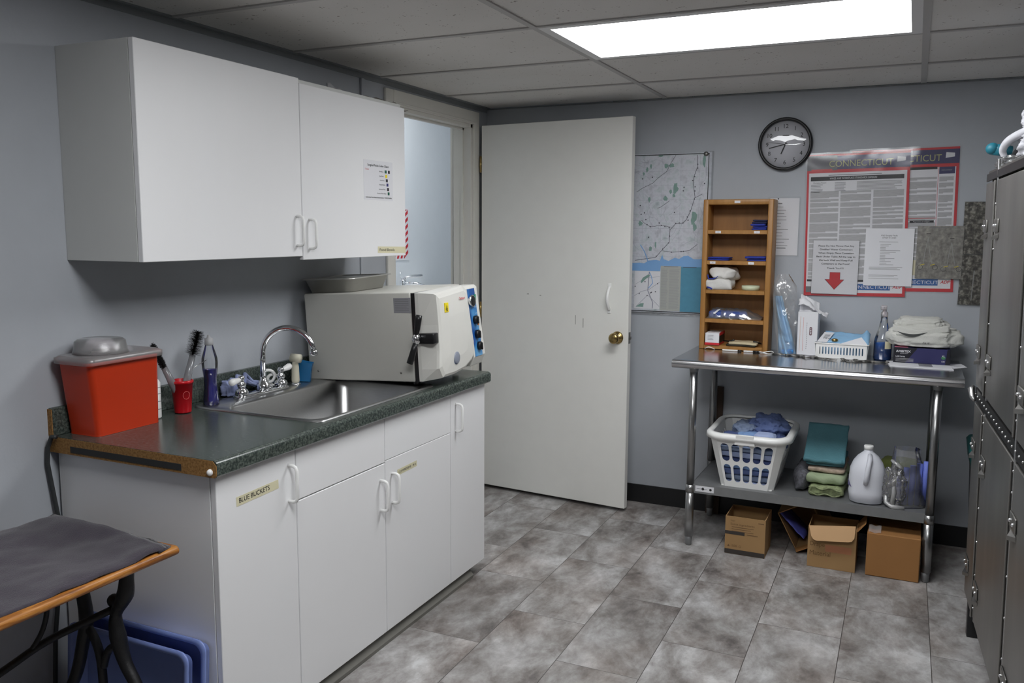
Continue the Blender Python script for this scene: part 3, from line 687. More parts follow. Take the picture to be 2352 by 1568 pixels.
mb = MB(mat('blue_grey_badge', srgb(140, 146, 160), .35, var=0)); mb.lathe((0.094, 0.150, 0.075), [(0.024, 0), (0.024, 0.007), (0.021, 0.009), (0.001, 0.009)], axis='x'); mb.use(BLUEINK).lathe((0.094, 0.150, 0.075), [(0.0255, 0), (0.0255, 0.004), (0.024, 0.004)], axis='x'); part('round_badge', mb, ac, 'round grey badge rimmed in blue', local=True)
for x, y in ((-0.03, 0.05), (-0.03, AW-0.05)):
    mb = MB(BLACKP); mb.lathe((x, y, -0.016), [(0.014, 0), (0.014, 0.017)], n=14); part('foot', mb, ac, local=True)
mb = MB(BLACKP); mb.box((-AL+0.02, 0.03, -0.0005), (-0.03, AW-0.03, 0.003)); part('base_plate', mb, ac, local=True)

# steam pan on the sterilizer
PANM = mat('dull_pan_steel', (0.62, 0.61, 0.58, 1), 0.42, 0.9, var=0.05)
AM = Matrix.Translation(AUTO_LOC) @ Euler(AUTO_ROT).to_matrix().to_4x4()
mb = MB(PANM)
def pr(x0, y0, x1, y1, r, z): return [(p[0], p[1], z) for p in rrect(x0, y0, x1, y1, r)]
PXA, PXB, PYA, PYB = -0.520, -0.290, 0.030, 0.330
zt = AH+0.058
mb.rings([pr(PXA-0.012, PYA-0.012, PXB+0.012, PYB+0.012, 0.03, zt-0.004), pr(PXA-0.012, PYA-0.012, PXB+0.012, PYB+0.012, 0.03, zt), pr(PXA+0.004, PYA+0.004, PXB-0.004, PYB-0.004, 0.025, zt), pr(PXA+0.02, PYA+0.02, PXB-0.02, PYB-0.02, 0.025, AH+0.006), pr(PXA+0.05, PYA+0.05, PXB-0.05, PYB-0.05, 0.02, AH+0.005)], cap=False)
mb.poly(pr(PXA+0.05, PYA+0.05, PXB-0.05, PYB-0.05, 0.02, AH+0.005))
mb.rings([pr(PXA-0.010, PYA-0.010, PXB+0.010, PYB+0.010, 0.03, zt-0.004), pr(PXA+0.001, PYA+0.001, PXB-0.001, PYB-0.001, 0.025, zt-0.005), pr(PXA+0.017, PYA+0.017, PXB-0.017, PYB-0.017, 0.025, AH+0.002), pr(PXA+0.05, PYA+0.05, PXB-0.05, PYB-0.05, 0.02, AH+0.002)])
mb.bm.transform(AM); solo('steam_pan', 'shallow stainless steel pan resting on top of the sterilizer', 'metal pan', mb)


# ------------------------------------------------------------------ things on the counter
ZW = ZC+0.0005
# sharps bin
sb = root('sharps_bin', 'orange-red sharps bin with a frosted clear lid at the near end of the counter', 'sharps container', (0.10, -2.70, ZW))
RED = mat('orange_red_plastic', srgb(190, 50, 10), 0.4, var=0.02, spec=0.5)
mb = MB(RED)
def bin_ring(z, t): 
    x0, x1, yA, yB = 0.020+0.008*t, 0.146+0.018*t, -2.820-0.032*t, -2.588-0.010*t
    return [(p[0], p[1], z) for p in rrect(x0, yA, x1, yB, 0.018)]
mb.rings([bin_ring(ZW, 0.05), bin_ring(ZW+0.006, 0.0), bin_ring(ZW+0.12, 0.55), bin_ring(ZW+0.222, 1.0)], cap=False); mb.poly([(p[0], p[1], ZW+0.001) for p in bin_ring(ZW, 0.0)])
part('bin_body', mb, sb)
mb = MB(MILKY)
def lid_ring(z, g): return [(p[0], p[1], z) for p in rrect(0.022-g, -2.856-g, 0.171+g, -2.592+g, 0.022)]
mb.rings([lid_ring(ZW+0.214, 0.001), lid_ring(ZW+0.216, 0.006), lid_ring(ZW+0.232, 0.006), lid_ring(ZW+0.238, -0.004)], cap=False)
mb.poly([(p[0], p[1], ZW+0.238) for p in rrect(0.026, -2.852, 0.167, -2.596, 0.020)])
mb.lathe((0.092, -2.752, ZW+0.238), [(0.078, 0.0), (0.074, 0.010), (0.070, 0.036), (0.062, 0.042), (0.001, 0.043)], n=36)
part('lid', mb, sb, 'frosted clear lid with round raised hatch')
# white bottle hidden behind the bin
mb = MB(WHITEP); mb.lathe((0.085, -2.560, ZW), [(0.022, 0), (0.024, 0.004), (0.024, 0.115), (0.018, 0.125), (0.010, 0.130), (0.010, 0.14)])
mb.use(GREYINK)
for z in (0.03, 0.055, 0.08, 0.1): mb.lathe((0.085, -2.560, ZW+z), [(0.0245, 0), (0.0245, 0.002)], cap=False)
solo('white_bottle', 'slim white bottle half hidden behind the orange-red bin', 'bottle', mb)
# red cup with brushes
mb = MB(mat('red_plastic', srgb(206, 20, 34), 0.3, var=0.02)); cx, cy = 0.103, -2.455
mb.lathe((cx, cy, ZW), [(0.001, 0.002), (0.026, 0.002), (0.027, 0.004), (0.034, 0.100), (0.037, 0.100), (0.037, 0.108), (0.033, 0.110), (0.032, 0.108), (0.026, 0.01), (0.001, 0.009)], cap=False)
cup = root('red_cup', 'red plastic cup holding brushes beside the sharps bin', 'cup', (cx, cy, ZW)); part('cup_body', mb, cup)
mb = MB(mat('pink_print', srgb(236, 120, 120), .5, var=0)); 
for k in range(16):
    a0, a1 = 2*math.pi*k/16, 2*math.pi*(k+1)/16
    def cp(a): 
        th = -0.35+0.36*math.cos(a); zz = 0.062+0.013*math.sin(a); r = 0.0268+0.0072*zz/0.1+0.0006
        return Vector((cx+r*math.cos(th), cy+r*math.sin(th), ZW+zz))
    mb.tube([cp(a0), cp(a1)], 0.0007, 5)
mb.plane((cx+0.0305, cy-0.018, ZW+0.030), PY, PZ); mb.text('Kanine', 0, 0, 0.007, z=0.0006, shear=.2) if False else None
part('cup_print', mb, cup, 'faint pale ring printed on the cup')
def brush(label, a, b, hr, bl, br, col, seed, clear=True, bend=0.0):
    a, b = Vector(a), Vector(b); d = (b-a).normalized(); L_ = (b-a).length
    t = root('bottle_brush', label, 'brush', a)
    m = MB(mat('clear_handle', srgb(180, 182, 186), 0.2, trans=0.6, var=0) if clear else mat('steel_wire', (0.5, 0.5, 0.5, 1), 0.3, 1.0))
    m.tube([a+d*(L_-bl)*s+Vector((0, 0, 0)) for s in (0, .3, .6, 1)], [hr*0.9, hr, hr, hr*0.8], 12); part('handle', m, t)
    m = MB(mat('black_bristle', srgb(16, 16, 18), 0.8)); rnd = random.Random(seed); q = d.to_track_quat('Z', 'Y').to_matrix()
    o = a+d*(L_-bl)
    m.tube([o, o+d*bl], 0.003, 6)
    for k in range(1500):
        s = rnd.random(); th = rnd.random()*6.283; rr_ = br*(0.75+0.3*rnd.random())*(1 if s < .85 else 1.0-(s-.85)*2)
        p = o+d*bl*s; e = p+q @ Vector((math.cos(th)*rr_, math.sin(th)*rr_, (rnd.random()-.3)*0.01)); n = d.cross(e-p).normalized()*0.0009
        m.poly([p-n, p+n, e+n, e-n])
    part('bristles', m, t)
brush('thick black bottle brush with clear handle leaning right in the red cup', (cx+0.004, cy-0.01, ZW+0.03), (cx+0.012, cy+0.068, ZW+0.262), 0.012, 0.078, 0.027, None, 1)
brush('black-bristled brush leaning left in the red cup behind the sharps bin', (cx, cy+0.0, ZW+0.03), (cx-0.02, cy-0.095, ZW+0.235), 0.012, 0.085, 0.012, None, 2)
mb = MB(mat('steel_wire', (0.5, 0.5, 0.5, 1), 0.3, 1.0)); mb.tube([(cx, cy+0.0, ZW+0.04), (cx, cy+0.02, ZW+0.115), (cx, cy+0.06, ZW+0.145), (cx, cy+0.112, ZW+0.160)], 0.0014, 6)
solo('bent_wire', 'thin bent wire sticking out of the red cup toward the blue bottle', 'wire', mb)
# bottle with blue liquid
bx, by = 0.098, -2.322
bt = root('dish_soap_bottle', 'clear plastic bottle half full of dark blue liquid beside the sink', 'bottle', (bx, by, ZW))
pf = [(0.024, 0), (0.027, 0.004), (0.027, 0.02), (0.022, 0.06), (0.021, 0.09), (0.025, 0.125), (0.027, 0.15), (0.026, 0.165), (0.019, 0.19), (0.013, 0.210), (0.012, 0.222)]
mb = MB(film('clear_bottle', (0.95, 0.96, 0.97, 1), gloss=0.12, rough=0.05, haze=0.03, bump=0.0)); mb.lathe((bx, by, ZW), pf); part('bottle_body', mb, bt)
mb = MB(mat('blue_liquid', srgb(34, 32, 140), 0.1, var=0.1)); mb.lathe((bx, by, ZW+0.001), [(0.001, 0)]+[(r-0.0015, h) for r, h in pf if h < 0.13]+[(0.001, 0.126)]); part('liquid', mb, bt, 'dark blue liquid')
mb = MB(mat('frosted_cap', srgb(170, 170, 172), 0.4)); mb.lathe((bx, by, ZW+0.210), [(0.014, 0), (0.015, 0.002), (0.014, 0.022), (0.006, 0.026), (0.005, 0.034), (0.001, 0.035)]); part('cap', mb, bt)
# periwinkle cloth behind the faucet
PERI = mat('periwinkle_cloth', srgb(150, 160, 200), 0.85, var=0.05, bump=0.1, bscale=200)
mb = MB(PERI); rnd = random.Random(4)
for k in range(9):
    yA = -2.215+0.010*k; mb.tube([(0.050+0.02*rnd.random(), yA+0.01, ZC+0.018+0.006*(k % 3)), (0.055, yA+0.03, ZC+0.055+0.02*rnd.random()), (0.045, yA+0.10, ZC+0.050-0.004*k), (0.055, yA+0.17+0.03*rnd.random(), ZC+0.020+0.01*rnd.random())], [0.006, 0.009, 0.008, 0.006], 8)
mb.blob((0.052, -2.165, ZC+0.032), (0.024, 0.045, 0.030), 3, 0.3)
solo('draped_cloth', 'twisted periwinkle cloth strips bunched behind the faucet', 'cloth', mb)
mb = MB(WHITEP)
for yy, zz, ph in ((-2.000, 0.050, 0.0), (-1.965, 0.030, 0.5)): mb.tube([(0.072+0.012*math.cos(a), yy+0.024*math.cos(a+ph), ZC+zz+0.024*math.sin(a)) for a in [2*math.pi*k/16 for k in range(16)]], 0.006, 8, closed=True)
solo('white_plastic_loop', 'pale looped strap lying between the faucet and its right valve', 'strap', mb)
# blue sponge caddy
mb = MB(mat('teal_blue_plastic', srgb(22, 106, 160), 0.4, var=0.03)); q = Euler((0, 0.05, 0.5)).to_matrix()
def sbx(x, y, z): return Vector((0.100, -1.815, ZC+0.006))+q @ Vector((x, y, z))
def srg(s, z, dz=0): return [sbx(x*s, y*s, z+(0.008 if x > 0 else 0)*dz) for x, y in ((-0.030, -0.020), (0.030, -0.020), (0.030, 0.020), (-0.030, 0.020))]
mb.rings([srg(0.72, 0), srg(0.8, 0.05), srg(1.0, 0.082, -1), srg(0.9, 0.080, -1), srg(0.7, 0.012)], smooth=False)
solo('sponge_caddy', 'small blue tapered sponge caddy beside the side sprayer', 'caddy', mb)

# cord hanging behind the counter
mb = MB(mat('grey_black_cable', srgb(52, 55, 56), 0.5))
mb.tube([(0.045, -2.880, ZC+0.004), (0.028, -2.882, ZC+0.003), (0.013, -2.885, 0.868), (0.011, -2.888, 0.82), (0.012, -2.878, 0.74), (0.016, -2.868, 0.65), (0.02, -2.866, 0.55), (0.014, -2.90, 0.30), (0.014, -2.92, 0.03)], 0.0065, 8)
solo('power_cord', 'thick grey power cord hanging down the wall at the counter end', 'cord', mb)

# ------------------------------------------------------------------ bench on cast-iron treadle legs
OAK = ramp_mat('oak_wood', [(0.3, srgb(104, 60, 22)), (0.45, srgb(150, 92, 36)), (0.6, srgb(184, 124, 58)), (0.75, srgb(200, 142, 74))], scale=9, rough=0.35, detail=8, dist=1.0, stretch=(9, 0.8, 9))
IRON = mat('black_cast_iron', srgb(22, 22, 24), 0.5, var=0.1, bump=0.15, bscale=120)
bn = root('treadle_bench', 'wooden-topped bench on curved black cast-iron legs at the lower left', 'bench', (0.33, -3.4, 0))
ZB = 0.672
def bpos(x, y): return Vector((x, y, 0))
mb = MB(OAK)
prof = [(0.06, ZB-0.026), (0.06, ZB-0.004), (0.07, ZB), (0.545, ZB)]+[(0.545+0.014*math.sin(R(a)), ZB-0.013+0.013*math.cos(R(a))) for a in (20, 45, 70, 90, 110, 135, 160)]+[(0.545, ZB-0.026)]
mb.prism([(x, -4.35, z) for x, z in prof], (0, 1.425, 0), bev=0.003); part('bench_top', mb, bn, 'oak plank top with rounded edge')
def ironcurve(m, pts, r0, flat=1.0):
    n = 8; out = []
    P_ = [Vector(p) for p in pts]
    for i in range(len(P_)-1):
        a0 = P_[max(i-1, 0)]; a1 = P_[i]; a2 = P_[i+1]; a3 = P_[min(i+2, len(P_)-1)]
        for k in range(n):
            t = k/n; out.append(0.5*((2*a1)+(a2-a0)*t+(2*a0-5*a1+4*a2-a3)*t*t+(3*a1-a0-3*a2+a3)*t**3))
    out.append(P_[-1]); rr_ = r0 if isinstance(r0, (int, float)) else None
    if rr_ is None: 
        rr_ = []; 
        for i in range(len(out)): s = i/(len(out)-1)*(len(r0)-1); j = min(int(s), len(r0)-2); rr_.append(r0[j]*(1-(s-j))+r0[j+1]*(s-j))
    m.tube(out, rr_, 10)
for ye in (-3.015, -4.2):
    mb = MB(IRON); ironcurve(mb, [(0.470, ye, ZB-0.03), (0.462, ye, 0.60), (0.452, ye, 0.55), (0.415, ye, 0.49), (0.418, ye, 0.43), (0.440, ye, 0.36), (0.490, ye, 0.28), (0.53, ye, 0.14), (0.54, ye, 0.03)], [0.016, 0.018, 0.022, 0.015, 0.022, 0.017, 0.015, 0.014, 0.016]); mb.box((0.43, ye-0.02, ZB-0.034), (0.50, ye+0.02, ZB-0.026)); mb.box((0.51, ye-0.02, 0), (0.57, ye+0.02, 0.03), 0.008)
    part('leg', mb, bn)
    mb = MB(IRON); ironcurve(mb, [(0.255, ye, ZB-0.03), (0.283, ye, 0.56), (0.300, ye, 0.46), (0.280, ye, 0.38), (0.245, ye, 0.28), (0.17, ye, 0.15), (0.13, ye, 0.03)], [0.015, 0.017, 0.019, 0.017, 0.016, 0.014, 0.016]); mb.box((0.10, ye-0.02, 0), (0.16, ye+0.02, 0.03), 0.008); mb.box((0.22, ye-0.02, ZB-0.034), (0.30, ye+0.02, ZB-0.026))
    part('leg', mb, bn)
    mb = MB(IRON); ironcurve(mb, [(0.296, ye, 0.44), (0.330, ye, 0.40), (0.348, ye, 0.34), (0.352, ye, 0.22), (0.35, ye, 0.12)], 0.012); ironcurve(mb, [(0.418, ye, 0.41), (0.378, ye, 0.38), (0.357, ye, 0.33)], 0.010)
    ironcurve(mb, [(0.16, ye, 0.12), (0.26, ye, 0.10), (0.35, ye, 0.12), (0.45, ye, 0.10), (0.53, ye, 0.12)], 0.010)
    part('scroll_brace', mb, bn)
mb = MB(IRON); ironcurve(mb, [(0.400, -3.015, 0.500), (0.33, -3.06, 0.462), (0.27, -3.13, 0.425), (0.25, -3.3, 0.38), (0.25, -3.7, 0.34), (0.40, -4.2, 0.50)], 0.010); mb.ball((0.392, -3.0, 0.518), 0.018)
part('cross_brace', mb, bn)
mb = MB(IRON); ironcurve(mb, [(0.28, -3.13, ZB-0.03), (0.29, -3.12, 0.54), (0.282, -3.13, 0.47), (0.262, -3.155, 0.415)], 0.0065); part('curved_rod', mb, bn)
TOWEL = mat('charcoal_terry', srgb(62, 56, 66), 0.95, var=0.12, scale=40, bump=0.35, bscale=350, sheen=0.3)
def tw(a, b):
    x = 0.066+(0.478+0.008*math.sin(b*9))*a; y = -4.3+1.380*b-0.006*math.sin(a*7)
    edge = min(a, 1-a, b*4, (1-b)*4)
    z = ZB+0.010+0.010*noise.noise(Vector((a*3, b*8, 1)))+0.006*noise.noise(Vector((a*9, b*22, 4)))
    z += 0.012*math.exp(-((a-0.12)/0.22)**2)*(0.5+0.5*math.sin(b*7+1))+0.016*math.exp(-((b-0.97)/0.03)**2)*math.exp(-((a-.45)/.25)**2)
    if edge < 0.05: z -= (0.05-edge)*0.12
    if b > 0.985: y -= 0.02*a
    return Vector((x-0.03*(1-b)*0, y, max(z, ZB+0.004)))
mb = MB(TOWEL); mb.grid(tw, 40, 90, solid=0.005); solo('charcoal_towel', 'dark charcoal towel spread over the wooden bench top', 'towel', mb)
# blue trays leaning under the bench
BLUET = mat('blue_plastic', srgb(124, 142, 200), 0.38, var=0.02)
def tray(label, x0, x1, yb, yt, h):
    """open tray standing on its edge, leaning against the cabinet side; open side towards the viewer"""
    d = Vector((0, yt-yb, h)).normalized(); n = Vector((0, -d.z, d.y)); L_ = math.hypot(yt-yb, h); o = Vector((x0, yb, 0.002)); W_ = x1-x0
    def g(x, s, z): return o+PX*x+d*s+n*z
    m = MB(BLUET)
    def rg(i, z, r=0.03): return [g(p[0], p[1], z) for p in rrect(i, i, W_-i, L_-i, r)]
    m.rings([rg(0.022, -0.040, 0.02), rg(0.006, -0.002), rg(-0.006, 0.0), rg(-0.006, 0.006), rg(0.008, 0.006), rg(0.011, 0.0), rg(0.028, -0.034, 0.02)], cap=False)
    m.poly(rg(0.022, -0.040, 0.02)); m.poly(rg(0.028, -0.034, 0.02)[::-1])
    solo('blue_tray', label, 'tray', m, group='blue trays leaning under the bench')
tray('blue plastic tray standing directly against the white cabinet side, behind the other', 0.15, 0.605, -2.925, -2.897, 0.395)
tray('front blue plastic tray leaning on the one behind it', 0.145, 0.590, -2.972, -2.945, 0.380)

# ------------------------------------------------------------------ steel table
tb = root('steel_table', 'stainless steel work table with lower shelf against the back wall', 'table', (1.885, -0.3, 0))
TX0, TX1, TY0, TY1, ZTB = 1.270, 2.495, -0.592, -0.012, 0.905
mb = MB(STEELT)
def rollprof(y, x): return None
pf = [(TY1, ZTB-0.004), (TY1, ZTB), (TY0+0.020, ZTB)]+[(TY0+0.020-0.020*math.sin(R(a)), ZTB-0.020+0.020*math.cos(R(a))) for a in (10, 20, 32, 45, 58, 70, 80, 90, 105, 120, 140, 165)]+[(TY0+0.024, ZTB-0.038), (TY0+0.02, ZTB-0.004)]
mb.prism([(TX0, y, z) for y, z in pf], (TX1-TX0, 0, 0))
for x in (TX0, TX1-0.002): mb.box((x, TY0+0.012, ZTB-0.034), (x+0.002, TY1, ZTB-0.001))
for p in mb.bm.faces: p.smooth = abs(p.normal.y) > 0.02 and p.calc_area() < 0.02
part('tabletop', mb, tb)
LEGM = mat('leg_steel', (0.34, 0.34, 0.34, 1), 0.28, 0.95, var=0.05)
LEGS = [(1.365, -0.540), (2.400, -0.540), (1.365, -0.065), (2.400, -0.065)]
for x, y in LEGS:
    mb = MB(LEGM); mb.cyl((x, y, 0.045), (x, y, 0.275), 0.0205, 20); mb.cyl((x, y, 0.275), (x, y, ZTB-0.02), 0.0180, 20); mb.cyl((x, y, 0.262), (x, y, 0.300), 0.0215, 20)
    lg = part('leg', mb, tb); mb = MB(GALV); mb.lathe((x, y, 0), [(0.012, 0), (0.015, 0.004), (0.016, 0.03), (0.019, 0.046)]); part('foot', mb, lg)
    mb = MB(GALV); mb.lathe((x, y, ZTB-0.06), [(0.019, 0), (0.024, 0.03), (0.024, 0.056)]); part('leg_socket', mb, tb)
mb = MB(GALV); SX_, SX2 = 1.372, 2.395
mb.box((SX_, -0.545, 0.301), (SX2, -0.06, 0.305)); mb.box((SX_, -0.547, 0.262), (SX2, -0.545, 0.305)); mb.box((SX_, -0.06, 0.262), (SX2, -0.058, 0.305)); mb.box((SX_, -0.545, 0.262), (SX_+0.002, -0.06, 0.305)); mb.box((SX2-0.002, -0.545, 0.262), (SX2, -0.06, 0.305))
sh = part('lower_shelf', mb, tb)
mb = MB(PAPER); mb.plane((1.392, -0.5478, 0.272), PX, PZ); mb.sheet(0.088, 0.028, 0.0006); mb.use(INK).shape([(0.028, 0.014), (0.036, 0.006), (0.044, 0.014), (0.036, 0.023)], 0.0004); mb.shape([(0.072+0.006*math.cos(k*.6283), 0.014+0.006*math.sin(k*.6283)) for k in range(10)], 0.0004); mb.use(GREYINK).rect(0.006, 0.013, 0.056, 0.015, 0.0003)
part('maker_sticker', mb, sh, 'white sticker with a black diamond')

# organizer shelf
WOOD = ramp_mat('organizer_wood', [(0.3, srgb(150, 104, 50)), (0.6, srgb(170, 122, 64)), (0.8, srgb(180, 132, 74))], scale=5, rough=0.45, detail=6, stretch=(6, 6, 1))
WOODB = ramp_mat('organizer_back', [(0.3, srgb(126, 86, 42)), (0.7, srgb(144, 100, 52))], scale=5, rough=0.55, stretch=(6, 6, 1))
OX0, OX1, OYF, OYB = 1.297, 1.640, -0.150, -0.018; OZ0, OZ1 = 0.9055, 1.662
og = root('organizer_shelf', 'tall narrow orange-brown wooden organizer with five open compartments on the steel table', 'shelf', ((OX0+OX1)/2, -0.08, OZ0))
th = 0.026
mb = MB(WOOD); mb.box((OX0, OYF, OZ0), (OX0+th, OYB, OZ1), 0.004, 2); mb.box((OX1-th, OYF, OZ0), (OX1, OYB, OZ1), 0.004, 2)
mb.box((OX0+0.004, OYF+0.0005, OZ1-th), (OX1-0.004, OYB, OZ1), 0.004, 2)
part('frame', mb, og)
mb = MB(WOODB); mb.box((OX0+0.01, OYB-0.006, OZ0), (OX1-0.01, OYB, OZ1-0.01)); part('back_panel', mb, og)
SHZ = [1.510, 1.357, 1.210, 1.062, OZ0+0.022]
for z in SHZ:
    mb = MB(WOOD); mb.box((OX0+th, OYF+0.0008, z-0.020), (OX1-th, OYB-0.006, z), 0.002, 1); part('shelf_board', mb, og)
for x, z, s in ((1.465, OZ1-0.013, ''), (1.375, SHZ[0]-0.010, 'M'), (1.565, SHZ[0]-0.010, 'S'), (1.353, SHZ[1]-0.010, 'XS'), (1.543, SHZ[1]-0.010, 'L')):
    mb = MB(PAPER); mb.plane((x-0.014, OYF-0.0002, z-0.006), PX, PZ); mb.sheet(0.028, 0.012, 0.0004)
    if s: mb.use(GREYINK).text(s, 0.014, 0.0035, 0.005, align='c')
    part('shelf_label', mb, og, 'small white label')
COB = mat('cobalt_cloth', srgb(38, 54, 148), 0.8, var=0.08, bump=0.15, bscale=200); NAVYC = mat('navy_cloth', srgb(26, 30, 66), 0.85, var=0.08)
def packs(x0, x1, zb_, n, t, label, grp=None, m2=None, seed=0):
    for k in range(n):
        m = MB(m2 if (m2 and k >= n-2) else COB); o = 0.006*math.sin(k*2.1+seed)
        m.slab((x0+o, OYF+0.016+o, zb_+k*t), (x1+o*0.5, OYB-0.02, zb_+(k+1)*t-0.0005), seed+k, 0.0012, 0.004)
        solo('folded_surgical_cloth', label[k] if isinstance(label, list) else label, 'folded cloth', m, group=grp)
packs(1.535, 1.606, SHZ[0], 5, 0.0105, ['cobalt folded cloth, bottom of the stack in the top right compartment', 'cobalt folded cloth second from the bottom of the top compartment stack', 'cobalt folded cloth in the middle of the top compartment stack', 'navy folded cloth second from the top of the top compartment stack', 'navy folded cloth on the very top of the top compartment stack'], 'folded cloths in the organizer', NAVYC)
packs(1.327, 1.432, SHZ[1], 2, 0.009, ['lower thin cobalt cloth at the left of the second compartment', 'upper thin cobalt cloth at the left of the second compartment'], 'folded cloths in the organizer', seed=4)
packs(1.512, 1.612, SHZ[1], 2, 0.012, ['lower cobalt cloth at the right of the second compartment', 'upper cobalt cloth at the right of the second compartment'], 'folded cloths in the organizer', seed=8)
WCL = mat('white_cotton', srgb(214, 212, 208), 0.9, var=0.04, bump=0.15, bscale=150)
WCL2 = mat('off_white_towel', srgb(206, 206, 200), 0.92, var=0.04, bump=0.3, bscale=220)
mb = MB(WCL, COB); mb.slab((1.328, OYF-0.004, SHZ[2]), (1.452, OYB-0.02, SHZ[2]+0.050), 3, 0.011, 0.02); mb.use(COB).tube([(1.330, OYF-0.004, SHZ[2]+0.012), (1.345, OYF-0.009, SHZ[2]+0.010), (1.356, OYF-0.008, SHZ[2]+0.004)], 0.004, 8)
solo('white_rolled_cloth', 'crumpled white cloth with blue edging, lower one in the third compartment', 'cloth', mb, group='white cloths in the organizer')
mb = MB(WCL, COB); mb.slab((1.340, OYF-0.002, SHZ[2]+0.052), (1.470, OYB-0.02, SHZ[2]+0.112), 6, 0.013, 0.026); mb.use(COB).tube([(1.330, OYF+0.0, SHZ[2]+0.075), (1.336, OYF-0.004, SHZ[2]+0.055), (1.362, OYF-0.010, SHZ[2]+0.056), (1.384, OYF-0.009, SHZ[2]+0.070)], 0.0035, 8)
solo('white_rolled_cloth', 'domed white cloth with blue edging, upper one in the third compartment', 'cloth', mb, group='white cloths in the organizer')
mb = MB(mat('pale_green_tape', srgb(206, 214, 184), 0.5, var=0.03)); mb.lathe((1.535, -0.085, SHZ[2]+0.0005), [(0.040, 0), (0.044, 0), (0.044, 0.022), (0.040, 0.022), (0.024, 0.022), (0.024, 0)], n=36, cap=False); solo('tape_roll', 'pale green roll of indicator tape lying flat in the third compartment', 'tape roll', mb)
bgs = root('bagged_blue_packs', 'clear bag of blue packs lying in the fourth compartment', 'plastic bag', (1.42, -0.085, SHZ[3]))
for a, b, s in ((1.335, 1.415, 1), (1.410, 1.525, 2)):
    mb = MB(mat('steel_blue_cloth', srgb(56, 78, 146), 0.7, var=0.08)); mb.slab((a, OYF+0.014, SHZ[3]+0.003), (b, OYB-0.03, SHZ[3]+0.040), s+20, 0.004, 0.014); part('blue_pack', mb, bgs)
mb = MB(FILM); mb.grid(lambda a, b: Vector((1.327+0.275*a, OYF+0.006+(OYB-0.02-OYF)*b, SHZ[3]+0.002+(0.050*math.sin(math.pi*b)**0.35*(1 if a < .7 else max(0.15, 1-(a-.7)*2.6))*min(1, a*12))+0.006*noise.noise(Vector((a*14, b*6, 2)))**1)), 40, 14); part('bag_film', mb, bgs)
mb = MB(PAPER); mb.poly([(1.362, OYF+0.006, SHZ[3]+0.028), (1.385, OYF+0.006, SHZ[3]+0.048), (1.398, OYF+0.012, SHZ[3]+0.050), (1.372, OYF+0.005, SHZ[3]+0.024)]); part('paper_tag', mb, bgs)
wb = root('small_carton', 'small white carton with red edges in the bottom compartment', 'box', (1.365, -0.11, SHZ[4]))
mb = MB(PAPER); mb.box((1.330, OYF-0.006, SHZ[4]+0.012), (1.400, -0.03, SHZ[4]+0.062), 0.001, 1); part('carton_body', mb, wb)
mb = MB(REDINK); mb.box((1.328, OYF-0.007, SHZ[4]), (1.402, -0.028, SHZ[4]+0.0118), 0.001, 1); part('carton_tray', mb, wb, 'red carton base')
mb = MB(REDINK, BLACKP); mb.box((1.402, OYF-0.006, SHZ[4]+0.050), (1.4035, -0.03, SHZ[4]+0.066)); mb.use(BLACKP).box((1.401, OYF-0.003, SHZ[4]+0.012), (1.4025, -0.03, SHZ[4]+0.050)); mb.use(GREYINK).plane((1.336, OYF-0.0068, SHZ[4]+0.02), PX, PZ).lines(0.006, 0.030, 0.03, 4, 0.007, 0.0015, 3); part('carton_print', mb, wb)
mb = MB(mat('beige_canvas', srgb(196, 182, 150), 0.85), mat('dark_olive', srgb(44, 38, 24), .7)); mb.slab((1.444, OYF+0.0, SHZ[4]+0.010), (1.585, -0.06, SHZ[4]+0.022), 9, 0.003, 0.004); mb.use(MATS['dark_olive']).slab((1.436, OYF-0.004, SHZ[4]+0.001), (1.580, -0.05, SHZ[4]+0.010), 10, 0.002, 0.003)
solo('instrument_pouch', 'beige and dark canvas pouch lying flat in the bottom compartment', 'pouch', mb)
mb = MB(BLACKP); mb.tube([(1.410, -0.09, SHZ[4]+0.018), (1.44, -0.10, SHZ[4]+0.018), (1.47, -0.12, SHZ[4]+0.028)], 0.004, 6); mb.tube([(1.565, -0.12, SHZ[4]+0.026), (1.60, -0.10, SHZ[4]+0.014)], 0.005, 6); solo('black_scissor_grip', 'black tool handle poking out behind the canvas pouch', 'tool', mb)
# pens and loop in front of the organizer
Z0 = ZTB+0.0006
mb = MB(WHITEP, BLACKP); mb.cyl((1.425, -0.185, Z0+0.0045), (1.500, -0.180, Z0+0.0045), 0.0042, 10); mb.use(BLACKP).cyl((1.500, -0.180, Z0+0.0045), (1.518, -0.179, Z0+0.0045), 0.0045, 10); solo('white_pen', 'white pen with black end lying in front of the organizer, left of the two', 'pen', mb, group='pens on the steel table')
mb = MB(WHITEP, BLACKP); mb.cyl((1.530, -0.182, Z0+0.0045), (1.575, -0.180, Z0+0.0045), 0.0042, 10); mb.use(BLACKP).cyl((1.575, -0.180, Z0+0.005), (1.608, -0.178, Z0+0.005), 0.0055, 10); solo('capped_marker', 'white marker with long black cap lying before the organizer, right of the two', 'pen', mb, group='pens on the steel table')
def ring(x, y, rx, ry, r, m, label, name, cat):
    mm = MB(m); mm.tube([(x+rx*math.cos(2*math.pi*k/24), y+ry*math.sin(2*math.pi*k/24), Z0+r+0.004+0.004*math.sin(4*math.pi*k/24)) for k in range(24)], r, 8, closed=True); solo(name, label, cat, mm)
ring(1.640, -0.190, 0.034, 0.028, 0.0022, WHITEP, 'thin white cable loop lying at the right foot of the organizer', 'cable_loop', 'cable')
mb = MB(WHITEP); mb.tube([(1.332+0.05*k/10, -0.165-0.022*math.sin(math.pi*k/10), Z0+0.003+0.012*math.sin(math.pi*k/10)) for k in range(11)], 0.0022, 8); solo('white_strap', 'short white strap arching in front of the small white carton', 'strap', mb)

